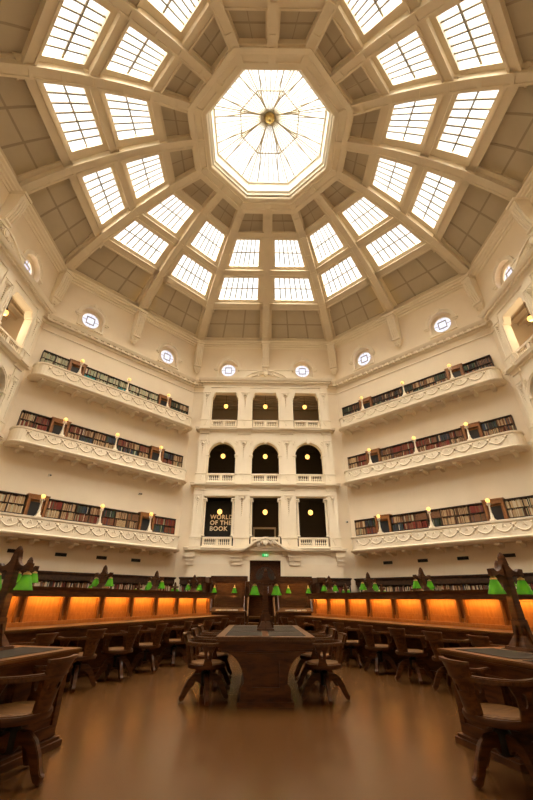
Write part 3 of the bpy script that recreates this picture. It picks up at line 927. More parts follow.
def bpost():
    p = MB().taper((0, 0), .34, .3, 0, .1).taper((0, 0), .2, .14, .1, .3)
    p.lathe([(.1, .3), (.07, .4), (.055, .5), (.05, .95), (.08, 1.0), (.11, 1.06), (.11, 1.12), (.06, 1.14)], (0, 0, 0), 10)
    for s in (-1, 1): p.tube([(0, 0, .98), (s * .1, 0, .96), (s * .12, 0, 1.06), (s * .07, 0, 1.1)], .025, 5)
    g = MB().lathe([(.135 * math.sin(PI * i / 10), 1.25 - .135 * math.cos(PI * i / 10)) for i in range(11)], (0, 0, 0), 14, False)
    return p.data('lamp_post', M['moulding'], True), g.data('globe', M['globe'], True)
BPO, BGL = bpost()
book_me = {k: MB().box(-.5, .5, -.5, .5, 0, 1).data('book', m) for k, m in BOOKS.items()}
books_made = [0]
class Stuff:
    def __init__(s): s.mb = {k: MB() for k in BOOKS}
def shelf_case(parent_label, name, loc, rz, x0, x1, z, hgt, rows, depth, palette, individual, stuffs, where, group, dark=.85):
    """open bookcase against the wall with rows of books; returns nothing"""
    e = empty(name, (loc[0] + math.cos(rz) * (x0 + x1) / 2, loc[1] + math.sin(rz) * (x0 + x1) / 2, z), rz)
    tag(e, parent_label, 'bookcase')
    w = (x1 - x0) / 2
    c = MB().box(-w, w, -.06, -.01, 0, hgt).box(-w, w, -depth - .03, 0, hgt - .06, hgt).box(-w, w, -depth, 0, 0, .08)
    nb = max(1, round(2 * w / 1.0)); bw = 2 * w / nb
    for i in range(nb + 1):
        x = -w + bw * i
        c.box(max(-w, x - .025), min(w, x + .025), -depth, -.02, 0, hgt - .05)
    build(c, 'carcass', M['case'], e)
    s = MB(); rh = (hgt - .14) / rows
    for r in range(1, rows): s.box(-w + .01, w - .01, -depth + .01, -.05, .08 + rh * r - .02, .08 + rh * r + .015)
    if rows > 1: build(s, 'shelf', M['case'], e)
    for r in range(rows):
        zb = .08 + rh * r + .016
        for i in range(nb):
            x = -w + bw * i + .03; xe = x + bw - .06
            pal = palette(r)
            while x < xe - .03:
                t = random.uniform(.035, .065); 
                if x + t > xe: break
                if random.random() < .03: x += t; continue
                h = min(rh - .045, random.uniform(.72, .93) * rh); dd = random.uniform(.18, .26)
                cn = random.choice(pal) if random.random() < .85 else random.choice(list(BOOKS)[:8])
                yc = -depth + .04 + dd / 2
                if individual(r, e, x) and books_made[0] < 300:
                    c_, s_ = math.cos(rz), math.sin(rz)
                    gx = e.location.x + c_ * (x + t / 2) - s_ * yc; gy = e.location.y + s_ * (x + t / 2) + c_ * yc
                    o = link('book', book_me[cn], None, (gx, gy, z + zb), rz); o.scale = (t - .004, dd, h)
                    tag(o, '%s book, %s shelf, bay %d, %s' % (cn, ('bottom', 'second', 'third', 'top')[r], i + 1, where), 'book', group)
                    books_made[0] += 1
                else:
                    c_, s_ = math.cos(rz), math.sin(rz)
                    stuffs.mb[cn].cbox((e.location.x + c_ * (x + t / 2) - s_ * yc, e.location.y + s_ * (x + t / 2) + c_ * yc, z + zb + h / 2), (t - .004, dd, h), rz)
                x += t
ST = Stuff()
PAL = {3: ['pale green', 'pale green', 'cream', 'black'], 2: ['dark red', 'brown', 'tan', 'brown'], 1: ['dark red', 'brown', 'tan', 'brown']}
def make_balcony(side, lv):
    loc, rz = frame(SIDES[side]); zt = BZ[lv]; zf = zt - .98
    e = empty('balcony', (loc[0], loc[1], zt), rz)
    tag(e, '%s curved-ended cream balcony with garland parapet on the %s wall' % (BN[lv], SIDE_WORD[side]), 'balcony', None)
    link('parapet', BP['parapet'], e); link('floor_slab', BP['floor_slab'], e); link('garland_relief', BP['garland'], e)
    for i in range(11):
        link('bracket', BP['bracket'], e, (-6.1 + 1.22 * i, 0, 0))
    hh = 2.35 if lv != 1 else 2.32
    zb = zf + .0
    # three runs of bookcase with two timber doors between
    wsd = 'on the %s balcony of the %s wall' % (BN[lv], SIDE_WORD[side])
    dx = (-4.05, 3.95)
    segs = ((-6.6, dx[0] - .66), (dx[0] + .66, dx[1] - .66), (dx[1] + .66, 6.6))
    for k, (a, b) in enumerate(segs):
        pos = ('left of the left door', 'between the two doors', 'right of the right door')[k]
        def pal(r, k=k):
            if lv == 3: return (['pale green', 'pale green', 'cream'] if random.random() < .93 else ['turquoise']) if side == 'north_west' and k < 2 else random.choice((['black', 'brown', 'black'], ['tan', 'brown'], ['black', 'dark green']))
            if lv == 1 and ((side == 'north_west' and k == 0) or (side == 'north_east' and k == 2)): return ['tan', 'cream', 'tan']
            return random.choice((['dark red', 'dark red', 'brown'], ['brown', 'tan'], ['tan', 'brown', 'tan'], ['black', 'dark green', 'navy blue'], ['dark red', 'brown'], ['brown']))
        ind = (lambda r, e_, x: lv == 1 and r >= 2 and (k != 1))
        shelf_case('bookcase %s, %s %s balcony' % (pos, BN[lv], SIDE_WORD[side]), 'bookcase', loc, rz, a, b, zb, hh, 4, .32, pal, ind, ST, '%s case on lowest %s balcony' % (('left', 'middle', 'right')[k], SIDE_WORD[side]), 'books on the %s balcony of the %s wall' % (BN[lv], SIDE_WORD[side]))
    for k, x in enumerate(dx):
        d = empty('balcony_door', (loc[0] + math.cos(rz) * x, loc[1] + math.sin(rz) * x, zb), rz)
        tag(d, 'brown glazed timber door, %s of two on the %s %s balcony' % (('left', 'right')[k], BN[lv], SIDE_WORD[side]), 'door', None)
        link('door_frame', WD[0], d); lf = link('door_leaf', WD[1], d); link('pane', WD[2], lf)
    for k, x in enumerate((-4.0, -.05, 3.85)):
        q = (loc[0] + math.cos(rz) * x + math.sin(rz) * 1.06, loc[1] + math.sin(rz) * x - math.cos(rz) * 1.06, zt)
        p = empty('balcony_lamp', q, rz)
        tag(p, 'white post with amber globe, %s of three on the %s %s balcony' % (('left', 'middle', 'right')[k], BN[lv], SIDE_WORD[side]), 'lamp', None)
        link('lamp_post', BPO, p); link('globe', BGL, p)
for side in ('north_west', 'north_east'):
    for lv in (1, 2, 3): make_balcony(side, lv)
# vents and little ceiling cameras below the lowest balconies
for side in ('north_west', 'north_east'):
    loc, rz = frame(SIDES[side])
    us = (-4.45, -1.68, 1.08, 3.72) if side == 'north_west' else (-4.3, -1.6, 1.15, 3.9)
    for k, u in enumerate(us):
        v = MB().poly(rect(-.36, .36, 0, .2), [rect(-.33, .33, .03, .17)], -.05, .0)
        v.box(-.34, .34, -.015, -.005, .02, .18)
        for i in range(4): v.box(-.33, .33, -.045, -.01, .045 + i * .034, .055 + i * .034)
        o = build(v, 'air_vent', M['black'], None, (loc[0] + math.cos(rz) * u, loc[1] + math.sin(rz) * u, 3.58), rz)
        tag(o, 'black air vent, %s of four below the lowest balcony, %s wall' % (('first', 'second', 'third', 'fourth')[k], SIDE_WORD[side]), 'vent', 'air vents under the balconies')
def seccam(side, u, z, label):
    loc, rz = frame(SIDES[side])
    o = empty('security_camera', (loc[0] + math.cos(rz) * u, loc[1] + math.sin(rz) * u, z), rz)
    tag(o, label, 'camera')
    build(MB().box(-.05, .05, -.1, 0, -.05, .05).tube([(0, -.05, 0), (0, -.2, .05)], .02, 6), 'mount', M['cam_white'], o)
    build(MB().tube([(0, -.12, .06), (0, -.42, -.04)], .07, 10), 'camera_body', M['cam_white'], o, smooth=True)
    build(MB().tube([(0, -.41, -.035), (0, -.44, -.05)], .05, 10), 'lens', M['black'], o)
seccam('north', 6.85, 6.9, 'small white security camera on the far wall, right of the pavilion')
seccam('north_west', -3.75, 8.45, 'tiny camera on the far left wall, over the lowest balcony near its left lamp')
seccam('north_west', 3.1, 8.4, 'tiny camera on the far left wall, over the lowest balcony near its right door')

# bookcases round the foot of the walls: dark header, shelves and books
for side in ('north_west', 'north', 'north_east', 'west', 'east'):
    loc, rz = frame(SIDES[side])
    runs = [(-7.0, 7.0)] if side not in ('north', 'east', 'west') else [(-6.5, -1.75), (1.75, 6.5)]
    off = 0.0 if side not in ('north', 'east', 'west') else .53
    lc = (loc[0] + math.sin(rz) * off, loc[1] - math.cos(rz) * off)
    for k, (a, b) in enumerate(runs):
        shelf_case('long dark bookcase along the foot of the %s wall%s' % (SIDE_WORD[side], '' if len(runs) == 1 else (', left of the doorway', ', right of the doorway')[k]),
                   'wall_bookcase', lc, rz, a, b, 0, 2.22, 4, .34,
                   lambda r: random.choice((['cream', 'tan', 'black'], ['cream', 'brown', 'navy blue', 'cream'], ['dark red', 'cream', 'black'])),
                   lambda r, e_, x: side in ('north_west', 'north_east') and r == 3 and False, ST, '', 'books along the wall')
        e_ = [o for o in COL.objects if o.name.startswith('wall_bookcase')][-1]
        w = (b - a) / 2
        h = MB().box(-w - .03, w + .03, -.42, 0, 2.2, 2.62).sweep([(-w, 0), (-w, -.42), (w, -.42), (w, 0)], [(0, 2.5), (.05, 2.52), (.1, 2.62), (.1, 2.66), (0, 2.68)])
        build(h, 'header', M['case'], e_)
for cn, mb in ST.mb.items():
    if mb.v:
        o = build(mb, 'shelved_books', BOOKS[cn]); tag(o, '%s bound books filling the shelves of the balconies and wall cases' % cn, 'books', None, 'stuff')

# ================================================================ FURNITURE
X0 = -0.45
def inlay(mb, x0, x1, y0, y1, z): mb.box(x0, x1, y0, y1, z, z + .004)

# ---- swivel armchair; front of the chair is +y
def chair_meshes():
    d = {}
    n = 24
    seat = []
    for k in range(n):
        a = 2 * PI * k / n
        seat.append((.25 * math.cos(a) * (1 if math.sin(a) < 0 else 1.0), .235 * math.sin(a) + .01))
    mb = MB(); vs = []; fs = []
    rings = [(1.0, .395), (1.0, .43), (.93, .44), (.6, .425), (.0, .42)]
    for r, z in rings:
        for x, y in seat: vs.append((x * r, y * r, z))
    for j in range(len(rings) - 1):
        for i in range(n): fs.append((j * n + i, j * n + (i + 1) % n, (j + 1) * n + (i + 1) % n, (j + 1) * n + i))
    fs.append(tuple(range(n))[::-1]); mb.add(vs, fs)
    d['seat'] = mb.data('seat', M['wood_seat'], True)
    # apron ring below the seat
    rm = MB(); path = [(.262 * math.cos(2 * PI * k / 20), .247 * math.sin(2 * PI * k / 20) + .01) for k in range(20)]
    rm.sweep(path, [(-.03, .375), (.012, .375), (.02, .40), (.012, .425), (-.03, .425)], True)
    d['seat_rim'] = rm.data('seat_rim', M['wood'], True)
    # bowed arm rail
    path = []
    for k in range(19):
        a = R(-200 + 220 * k / 18)
        rx, ry = .30, .29
        path.append((rx * math.cos(a), ry * math.sin(a) - .0, .655 - .012 * math.sin(a)))
    path = [(path[0][0] + .0, .20, .66)] + path + [(path[-1][0], .20, .66)]
    path[0] = (-.285, .22, .662); path[-1] = (.285, .22, .662)
    w = [.055, .06] + [.05] * 17 + [.06, .055]
    d['arm_rail'] = MB().rectbar(path, w, .042).data('arm_rail', M['wood_h'], True, .008)
    # broad back board: tapered, pierced by slots, sweeping back to a crest
    def board(yb, yt, z0, z1, w0, w1, mb):
        nn = 6; vs = []; fs = []
        cols = 9
        for j in range(nn + 1):
            k = j / nn; z = z0 + (z1 - z0) * k; hw = w0 + (w1 - w0) * k
            for i in range(cols):
                u = -1 + 2 * i / (cols - 1)
                y = yb + (yt - yb) * k + .05 * u * u
                vs.append((u * hw, y, z)); vs.append((u * hw, y - .022, z))
        for j in range(nn):
            for i in range(cols - 1):
                if j == 4 and i in (1, 3, 4, 6) and mb is not None and nn == 6 and z1 < .7: continue
                a = (j * cols + i) * 2; b = a + 2; c = a + cols * 2; e = c + 2
                fs += [(a, b, e, c), (a + 1, c + 1, e + 1, b + 1)]
        for j in range(nn):
            a = (j * cols) * 2; c = a + cols * 2; fs.append((a, c, c + 1, a + 1))
            a = (j * cols + cols - 1) * 2; c = a + cols * 2; fs.append((a, a + 1, c + 1, c))
        for i in range(cols - 1):
            a = i * 2; fs.append((a, a + 1, a + 3, a + 2)); a = (nn * cols + i) * 2; fs.append((a, a + 2, a + 3, a + 1))
        mb.add(vs, fs)
    b = MB(); board(-.235, -.285, .42, .645, .10, .135, b)
    d['back_splat'] = b.data('back_splat', M['wood_h'], True)
    b = MB(); board(-.295, -.33, .655, .765, .15, .185, b)
    # rolled top of the crest
    b.rectbar([(x * .19, -.34 + .05 * x * x, .768) for x in (-1, -.6, -.2, .2, .6, 1)], .04, .022)
    d['crest'] = b.data('crest_rail', M['wood_h'], True)
    s = MB()
    prof = [(-.07, .42), (.07, .42), (.045, .48), (.055, .56), (.10, .645), (-.10, .645), (-.06, .56), (-.05, .48)]
    hole = [(.022 * math.cos(2 * PI * i / 10), .545 + .045 * math.sin(2 * PI * i / 10)) for i in range(10)]
    s.poly(prof, [hole], -.011, .011, axis='yz')
    d['arm_support'] = s.data('arm_support', M['wood'])
    l = MB()
    path = [(0, .03, .225), (0, .08, .265), (0, .14, .262), (0, .195, .225), (0, .24, .16), (0, .272, .09), (0, .30, .045), (0, .335, .032)]
    l.rectbar(path, .05, [.11, .095, .085, .08, .075, .07, .065, .055], side=(1, 0, 0))
    d['leg'] = l.data('leg', M['wood'], True, .006)
    h = MB().lathe([(.05, .17), (.065, .2), (.065, .31), (.045, .335), (.022, .34), (.022, .375), (.07, .378), (.07, .39)], (0, 0, 0), 12)
    h.box(-.17, .17, -.025, .025, .365, .385).box(-.025, .025, -.17, .17, .362, .382)
    h.tube([(.03, 0, .33), (.09, 0, .345), (.09, .0, .37)], .012, 6)
    d['swivel'] = h.data('swivel_column', M['iron'], True)
    return d
M['wood_seat'] = noisy('worn_oak_seat', (.10, .042, .011), (.16, .072, .02), 5, .6, .12, .04, 5, (6, 1, 1))
CM = chair_meshes()
def make_chair():
    e = empty('swivel_armchair')
    for k in ('seat', 'seat_rim', 'arm_rail', 'back_splat', 'swivel'): link(CM[k].name, CM[k], e)
    link('crest_rail', CM['crest'], e)
    for s in (-1, 1): link('arm_support', CM['arm_support'], e, (s * .275, .06, 0), s * -.15)
    for k in range(4): link('leg', CM['leg'], e, (0, 0, 0), R(45 + 90 * k))
    return e
CH0 = make_chair(); CH_USED = [False]
def place_chair(x, y, face, label, group, spin=0):
    o = CH0 if not CH_USED[0] else copy_tree(CH0)
    CH_USED[0] = True
    o.location = (x, y, 0); o.rotation_euler = (0, 0, face - PI / 2)
    tag(o, label, 'chair', group)
    if spin:
        for ch in o.children:
            if ch.name.startswith('leg'): ch.rotation_euler[2] += spin
    return o

# ---- reading table; local x along its length from 0 (end nearest the dais) outwards, y across
def make_table(name, label, loc, rz, L, hw, narrow=True):
    e = empty(name, loc, rz); tag(e, label, 'table')
    t = MB().box(0, L, -hw, hw, .725, .76).box(.015, L - .015, -hw + .015, hw - .015, .70, .725)
    build(t, 'table_top', M['wood_top'], e, bevel=.008)
    iw = hw - .12
    for s in (-1, 1):
        nI = 3
        for i in range(nI):
            x0 = .12 + (L - .24) * i / nI + .04; x1 = .12 + (L - .24) * (i + 1) / nI - .04
            m = MB().box(x0, x1, min(s * .05, s * iw), max(s * .05, s * iw), .757, .7635); build(m, 'leather_inlay', M['leather'], e)
    a = MB().box(.06, L - .06, -hw + .05, hw - .05, .60, .70); a.box(.05, L - .05, -hw + .04, hw - .04, .595, .615)
    build(a, 'apron', M['wood'], e)
    if narrow:
        b = MB().box(.08, L - .08, -.28, .28, .06, .60)
        b.box(.05, L - .05, -.37, .37, .0, .055).box(.06, L - .06, -.34, .34, .055, .085)
        build(b, 'pedestal', M['wood'], e)
        for k, x in enumerate((.05, L - .12)):
            prof = []
            c = []
            for i in range(9):
                aa = PI / 2 * i / 8
                c.append((.29 + (hw - .08 - .29) * (1 - math.cos(aa)), .25 + .34 * math.sin(aa)))
            prof = [(.33, .08), (.33, .2), (.29, .25)] + c[1:]
            full = prof + [(-y, z) for y, z in prof[::-1]]
            q = MB().poly(full, (), x, x + .07, axis='yz')
            xo = x - .04 if k == 0 else x + .11
            xi = x + .0 if k == 0 else x + .07
            q.poly(rect(-.25, .25, .13, .57), [rect(-.18, .18, .21, .49)], min(xo, xi), max(xo, xi), axis='yz')
            build(q, 'end_bracket', M['wood'], e)
    else:
        for k, x in enumerate((.05, L - .75)):
            b = MB().box(x, x + .7, -hw + .09, hw - .09, .05, .60)
            b.box(x - .04, x + .74, -hw + .02, hw - .02, 0, .05).box(x - .025, x + .725, -hw + .045, hw - .045, .05, .075)
            for s in (-1, 1):
                ya, yb = sorted((s * (hw - .092), s * (hw - .072)))
                b.poly(rect(x + .02, x + .68, .09, .58), [rect(x + .09, x + .61, .17, .50)], ya, yb)
            for xa in ((x - .018, x + .001), (x + .699, x + .718)):
                b.poly(rect(-hw + .12, hw - .12, .09, .58), [rect(-hw + .2, -.05, .17, .50), rect(.05, hw - .2, .17, .50)], xa[0], xa[1], axis='yz')
            build(b, 'pedestal', M['wood'], e)
    return e
M['wood_top'] = noisy('polished_oak_top', (.085, .033, .009), (.15, .062, .018), 4, .3, .35, 0, 4, (1, 7, 7))

# ---- two-armed lamp with green shades; arms along local y
def shade_mesh():
    g = MB(); p = [(.03, 0), (.042, -.015), (.056, -.05), (.073, -.1), (.09, -.135), (.092, -.147)]
    pi = [(r - .006, z) for r, z in p[::-1]]
    g.lathe(p + pi, (0, 0, 0), 20, False)
    c = MB().lathe([(0, .035), (.012, .03), (.016, .02), (.036, .012), (.04, -.002), (.03, -.01), (0, -.012)], (0, 0, 0), 14, False)
    b = MB().lathe([(0, -.09), (.014, -.085), (.02, -.07), (.016, -.055), (.01, -.04), (0, -.035)], (0, 0, 0), 10, False)
    return g.data('lamp_shade', M['green'], True), c.data('shade_cap', M['brass'], True), b.data('bulb', M['bulb'], True)
SHD = shade_mesh()
desk_light = bpy.data.lights.new('desk_lamp_light', 'POINT'); desk_light.energy = LAMP_W; desk_light.color = (1, .72, .35); desk_light.shadow_soft_size = .012
def lamp_parts(zb, tip, arm, half, big):
    d = {}
    b = MB()
    if big:
        b.taper((0, 0), .30, .28, zb, zb + .03).taper((0, 0), .24, .13, zb + .03, zb + .13).taper((0, 0), .13, .11, zb + .13, zb + .27)
        for k in range(4):
            a = k * PI / 2
            b.rectbar([(math.cos(a) * .13, math.sin(a) * .13, zb + .03), (math.cos(a) * .10, math.sin(a) * .10, zb + .10), (math.cos(a) * .065, math.sin(a) * .065, zb + .22)], .03, .03, side=(-math.sin(a), math.cos(a), 0))
    else:
        b.taper((0, 0), .24, .22, zb, zb + .02).taper((0, 0), .18, .1, zb + .02, zb + .10)
    d['base'] = b.data('lamp_base', M['wood'], False, .004)
    p = MB().taper((0, 0), .095, .085, zb + (.25 if big else .09), arm + .06)
    p.taper((0, 0), .085, .06, arm + .06, tip - .04).taper((0, 0), .06, .02, tip - .04, tip)
    d['post'] = p.data('post', M['wood'], False, .006)
    h = half
    c = []
    for i in range(8):
        aa = PI / 2 * i / 7
        c.append((.035 + (h - .055 - .035) * (1 - math.cos(aa)), arm + .13 - .13 * math.sin(aa)))
    prof = [(0, arm - .05), (.06, arm - .045), (h - .06, arm - .03), (h - .03, arm - .05), (h + .03, arm - .05), (h + .035, arm + .025), (h - .02, arm + .03)] + c[::-1] + [(0, arm + .13)]
    full = prof + [(-y, z) for y, z in prof[::-1][1:-1]]
    d['arm'] = MB().poly(full, (), -.028, .028, axis='yz').data('cross_arm', M['wood'], False, .004)
    return d
LP_T = lamp_parts(.762, 1.70, 1.50, .19, True)
LP_S = lamp_parts(1.385, 1.83, 1.655, .19, False)
def place_lamp(x, y, rz, P, label, light=True):
    big = P is LP_T
    e = empty('desk_lamp', (x, y, 0), rz); tag(e, label, 'lamp', None)
    link('lamp_base', P['base'], e); link('post', P['post'], e); link('cross_arm', P['arm'], e)
    za = (1.50 if big else 1.655) - .08
    for s in (-1, 1):
        sh = link('lamp_shade', SHD[0], e, (0, s * .19, za)); link('shade_cap', SHD[1], sh); link('bulb', SHD[2], sh)
        if light:
            L = bpy.data.objects.new('desk_lamp_light', desk_light); COL.objects.link(L); L.parent = e; L.location = (0, s * .19, za - .11)
    return e

M['wood_mid'] = noisy('mid_oak', (.07, .026, .008), (.12, .046, .014), 5, .36, .4, .06, 6, (1, 1, 6))
M['wood_fin'] = noisy('brown_divider_oak', (.15, .055, .013), (.22, .085, .022), 5, .38, .4, .06, 6, (6, 6, 1))
# ---- long radial desk with a panelled screen
RS, SP, NB = 3.13, .925, 9
RE = RS + SP * NB
def radial_desk_parts():
    d = {}
    t = MB().box(RS - .05, RE, -.70, .70, .765, .80); t.box(RS - .03, RE - .02, -.68, .68, .745, .765)
    d['desk_top'] = t.data('desk_top', M['wood_top'], False, .006)
    a = MB()
    for s in (-1, 1):
        a.box(RS, RE - .04, min(s * .60, s * .64), max(s * .60, s * .64), .62, .745)
    d['apron'] = a.data('apron', M['wood'])
    b = MB().box(RS, RE - .04, -.2, .2, .06, .745).box(RS - .03, RE, -.26, .26, 0, .06)
    d['pedestal'] = b.data('pedestal', M['wood'])
    f = MB()
    for i in range(NB + 1):
        if i % 2 == 0: f.box(RS + i * SP - .03 if i else RS, RS + i * SP + .03, -.58, .58, .0, .74)
    d['support'] = MB().box(-.03, .03, -.58, .58, 0, .74).data('cross_support', M['wood'])
    s_ = MB().box(RS, RE - .04, -.04, .04, .80, 1.30)
    d['screen'] = s_.data('screen_board', M['wood_warm'])
    l = MB()
    for s in (-1, 1):
        y0, y1 = sorted((s * .04, s * .12)); l.box(RS - .02, RE - .02, y0, y1, .80, .86)
        y0, y1 = sorted((s * .04, s * .065)); l.box(RS, RE - .02, y0, y1, .86, .93); l.box(RS, RE - .02, y0, y1, 1.24, 1.30)
    d['ledge'] = l.data('ledge_rail', M['wood_warm'], False, .004)
    c = MB().sweep([(RS - .02, -.14), (RS - .02, .14), (RE, .14), (RE, -.14)][::-1], [(-.1, 1.27), (.0, 1.27), (.03, 1.30), (.07, 1.33), (.085, 1.38), (-.1, 1.385)], True)
    c.box(RS, RE - .02, -.16, .16, 1.34, 1.38)
    for s in (-1, 1):
        y0, y1 = sorted((s * .185, s * .20)); c.box(RS, RE - .02, y0, y1, 1.225, 1.33)
    d['cornice'] = c.data('screen_cornice', M['wood'])
    v = MB()
    for s in (-1, 1):
        for o in (-.065, .065):
            v.poly([(s * .03, .86), (s * .10, .86), (s * .095, .93), (s * .085, 1.0), (s * .085, 1.2), (s * .10, 1.27), (s * .03, 1.27)], (), o - .022, o + .022, axis='yz')
        y0, y1 = sorted((s * .03, s * .05)); v.box(-.05, .05, y0, y1, .86, 1.27)
    d['fin'] = v.data('divider_fin', M['wood_fin'], False, .003)
    p = MB()
    for s in (-1, 1):
        ya, yb = sorted((s * .035, s * .062))
        p.poly(rect(-.385, .385, .925, 1.245), [rect(-.34, .34, .965, 1.215)], ya, yb)
    d['panel'] = p.data('panel_moulding', M['wood_warm'])
    tb = MB().tube([(-.3, 0, 0), (.3, 0, 0)], .009, 8)
    d['tube'] = tb.data('strip_lamp', M['strip'])
    return d
RD = radial_desk_parts()
strip = bpy.data.lights.new('strip_light', 'AREA'); strip.shape = 'RECTANGLE'; strip.size = .66; strip.size_y = .07; strip.energy = STRIP_W; strip.color = (1, .50, .12)
def radial_desk(deg, label, side, lit, word):
    """deg measured from the direction of the viewer; side -1 left +1 right"""
    ang = -PI / 2 + R(deg) * side
    yx, yy = -math.sin(ang), math.cos(ang)        # local y in world
    sh = .45 * side if side < 0 else .45
    loc = (X0 + yx * (.45 if side > 0 else -.45), yy * (.45 if side > 0 else -.45), 0)
    e = empty('screened_reading_desk', loc, ang); tag(e, label, 'desk', None)
    for i in range(0, NB + 1, 2): link('cross_support', RD['support'], e, (RS + i * SP + (.03 if i == 0 else 0), 0, 0))
    for k in ('desk_top', 'apron', 'pedestal', 'screen', 'ledge', 'cornice'): link(RD[k].name, RD[k], e)
    near = -side
    for i in range(NB + 1): link('divider_fin', RD['fin'], e, (RS + SP * i + (.12 if i == 0 else (-.12 if i == NB else 0)), 0, 0))
    for i in range(NB):
        link('panel_moulding', RD['panel'], e, (RS + SP * (i + .5), 0, 0))
        if lit:
            link('strip_lamp', RD['tube'], e, (RS + SP * (i + .5), near * .135, 1.262))
            L = bpy.data.objects.new('strip_light', strip); COL.objects.link(L); L.parent = e
            L.location = (RS + SP * (i + .5), near * .13, 1.25); L.rotation_euler = (near * R(-8), 0, 0)
    def W(x, y): return (loc[0] + math.cos(ang) * x + yx * y, loc[1] + math.sin(ang) * x + yy * y)
    for k, i in enumerate((1, 3, 5, 7)):
        x, y = W(RS + SP * i, 0)
        place_lamp(x, y, ang, LP_S, 'twin green shaded lamp on the %s screen, %s outwards from the central dais' % (word, ('first', 'second', 'third', 'fourth')[k]), lit)
    return W, ang, near
spin = random.Random(3)
for side, word in ((-1, 'left'), (1, 'right')):
    W, ang, near = radial_desk(22.5, 'long dark oak reading desk on the %s with orange-lit panelled screen' % word, side, True, '%s orange-lit' % word)
    for i in range(NB):
        j = spin.uniform(-.12, .12)
        x, y = W(RS + SP * (i + .5) + spin.uniform(-.04, .04), near * (1.0 + spin.uniform(-.03, .05)))
        fx = ang + (-near) * PI / 2
        place_chair(x, y, fx + j * 1.5, 'dark swivel armchair facing the %s screened desk, number %d from the dais' % (word, i + 1), 'chairs along the %s screened desk' % word, spin.uniform(-.6, .6))
for side, word in ((-1, 'left'), (1, 'right')):
    for dg, w2 in ((67.5, 'second'), (112.5, 'third')):
        radial_desk(dg, 'unlit long screened desk, %s round the dais on the %s' % (w2, word), side, False, '%s %s unlit' % (w2, word))

make_table('reading_table', 'dark oak reading table in the middle of the aisle, facing the viewer end on', (X0, -7.0, 0), -PI / 2, 2.78, .69)
place_lamp(X0 + .02, -8.45, -PI / 2, LP_T, 'tall twin green shaded lamp on the middle reading table')
A14 = R(14)
for side, word, cx, cy in ((-1, 'left', -2.38, -11.2), (1, 'right', 1.37, -11.05)):
    ang = -PI / 2 + side * A14
    fx = cx + side * .65 * math.cos(A14); fy = cy + .65 * math.sin(A14)
    make_table('reading_table', 'dark oak reading table cut off by the %s edge of the picture' % word, (fx, fy, 0), ang, 2.78, .65, False)
    lx, ly = (-3.17, -11.5) if side < 0 else (2.27, -11.2)
    place_lamp(lx, ly, ang, LP_T, 'tall twin green shaded lamp on the near %s table' % word)
    ux, uy = side * math.sin(A14), -math.cos(A14)
    for k in range(2):
        px, py = ((-2.48, -12.05) if side < 0 else (1.38, -12.05))
        place_chair(px + ux * k * 1.1, py + uy * k * 1.1, (PI - R(8)) if side < 0 else R(8),
                    'dark swivel armchair at the near %s table, %s' % (word, ('the nearer to its visible corner', 'cut by the frame')[k]), 'chairs at the near tables', R(37) if side < 0 else R(42))
for k, y in enumerate((-9.38, -8.45, -7.52)):
    for s, w in ((-1, 'left'), (1, 'right')):
        place_chair(X0 + s * (.84 + .02 * k), y + (.06 if s > 0 else 0), 0 if s < 0 else PI, 'dark swivel armchair on the %s of the middle table, %s' % (w, ('nearest', 'second back', 'farthest')[k]),
                    'chairs round the middle table', R(45) + (.12 if s < 0 else -.08) + .1 * k)

# ---- central dais: eight panelled desk wings round a stepped platform
def wing_parts():
    d = {}
    w = .53
    b = MB().box(-w, w, 0, .42, 0, .86).box(-w - .02, w + .02, -.03, .44, 0, .1)
    for x0, x1 in ((-w + .05, -.03), (.03, w - .05)): b.poly(rect(x0, x1, .16, .78), [rect(x0 + .07, x1 - .07, .25, .69)], -.02, .01)
    d['counter_base'] = b.data('counter_base', M['wood'])
    c = MB().box(-w - .05, w + .05, -.12, .46, .86, .90)
    c.poly([(-.10, .90), (.36, .90), (.36, .99), (.28, .99)], (), -w, w, axis='yz')
    d['counter_top'] = c.data('counter_top', M['wood_top'])
    t = MB().box(-w, w, .42, .52, .86, 1.72)
    for z0, z1 in ((1.0, 1.2), (1.26, 1.66)): t.poly(rect(-w + .08, w - .08, z0, z1), [rect(-w + .14, w - .14, z0 + .05, z1 - .05)], .39, .43)
    t.box(-w, w, .36, .42, 1.205, 1.235)
    d['back'] = t.data('back_panel', M['wood_mid'])
    k = MB().sweep([(-w - .02, .38), (-w - .02, .56), (w + .02, .56), (w + .02, .38)], [(-.05, 1.72), (0, 1.72), (.03, 1.76), (.09, 1.80), (.11, 1.86), (-.05, 1.87)], True)
    k.box(-w, w, .4, .54, 1.78, 1.86).box(-w, w, .258, .272, 1.665, 1.78)
    d['cornice'] = k.data('cornice', M['wood'])
    for s in (-1, 1):
        p = MB().box(min(s * w, s * (w - .09)), max(s * w, s * (w - .09)), .34, .54, .9, 1.74)
        p.poly([(-.02, .90), (.40, .90), (.40, 1.5), (.34, 1.3), (.2, 1.12), (.06, 1.0)], (), *sorted((s * w, s * (w - .03))), axis='yz')
        d['stile%d' % s] = p.data('side_stile', M['wood'])
    return d
WP = wing_parts()
sx_ = ((-1.05, -2.5, 0), (1.05, -2.5, 0), (2.5, -1.05, PI / 2), (2.5, 1.05, PI / 2), (1.05, 2.5, PI), (-1.05, 2.5, PI), (-2.5, 1.05, -PI / 2), (-2.5, -1.05, -PI / 2))
wl = ('left of the front gap', 'right of the front gap', 'right side, front', 'right side, back', 'back right', 'back left', 'left side, back', 'left side, front')
for (x, y, rz), w in zip(sx_, wl):
    e = empty('dais_desk', (X0 + x, y, 0), rz); tag(e, 'tall panelled oak desk wing of the central dais, %s' % w, 'desk')
    for k in WP: link(WP[k].name, WP[k], e)
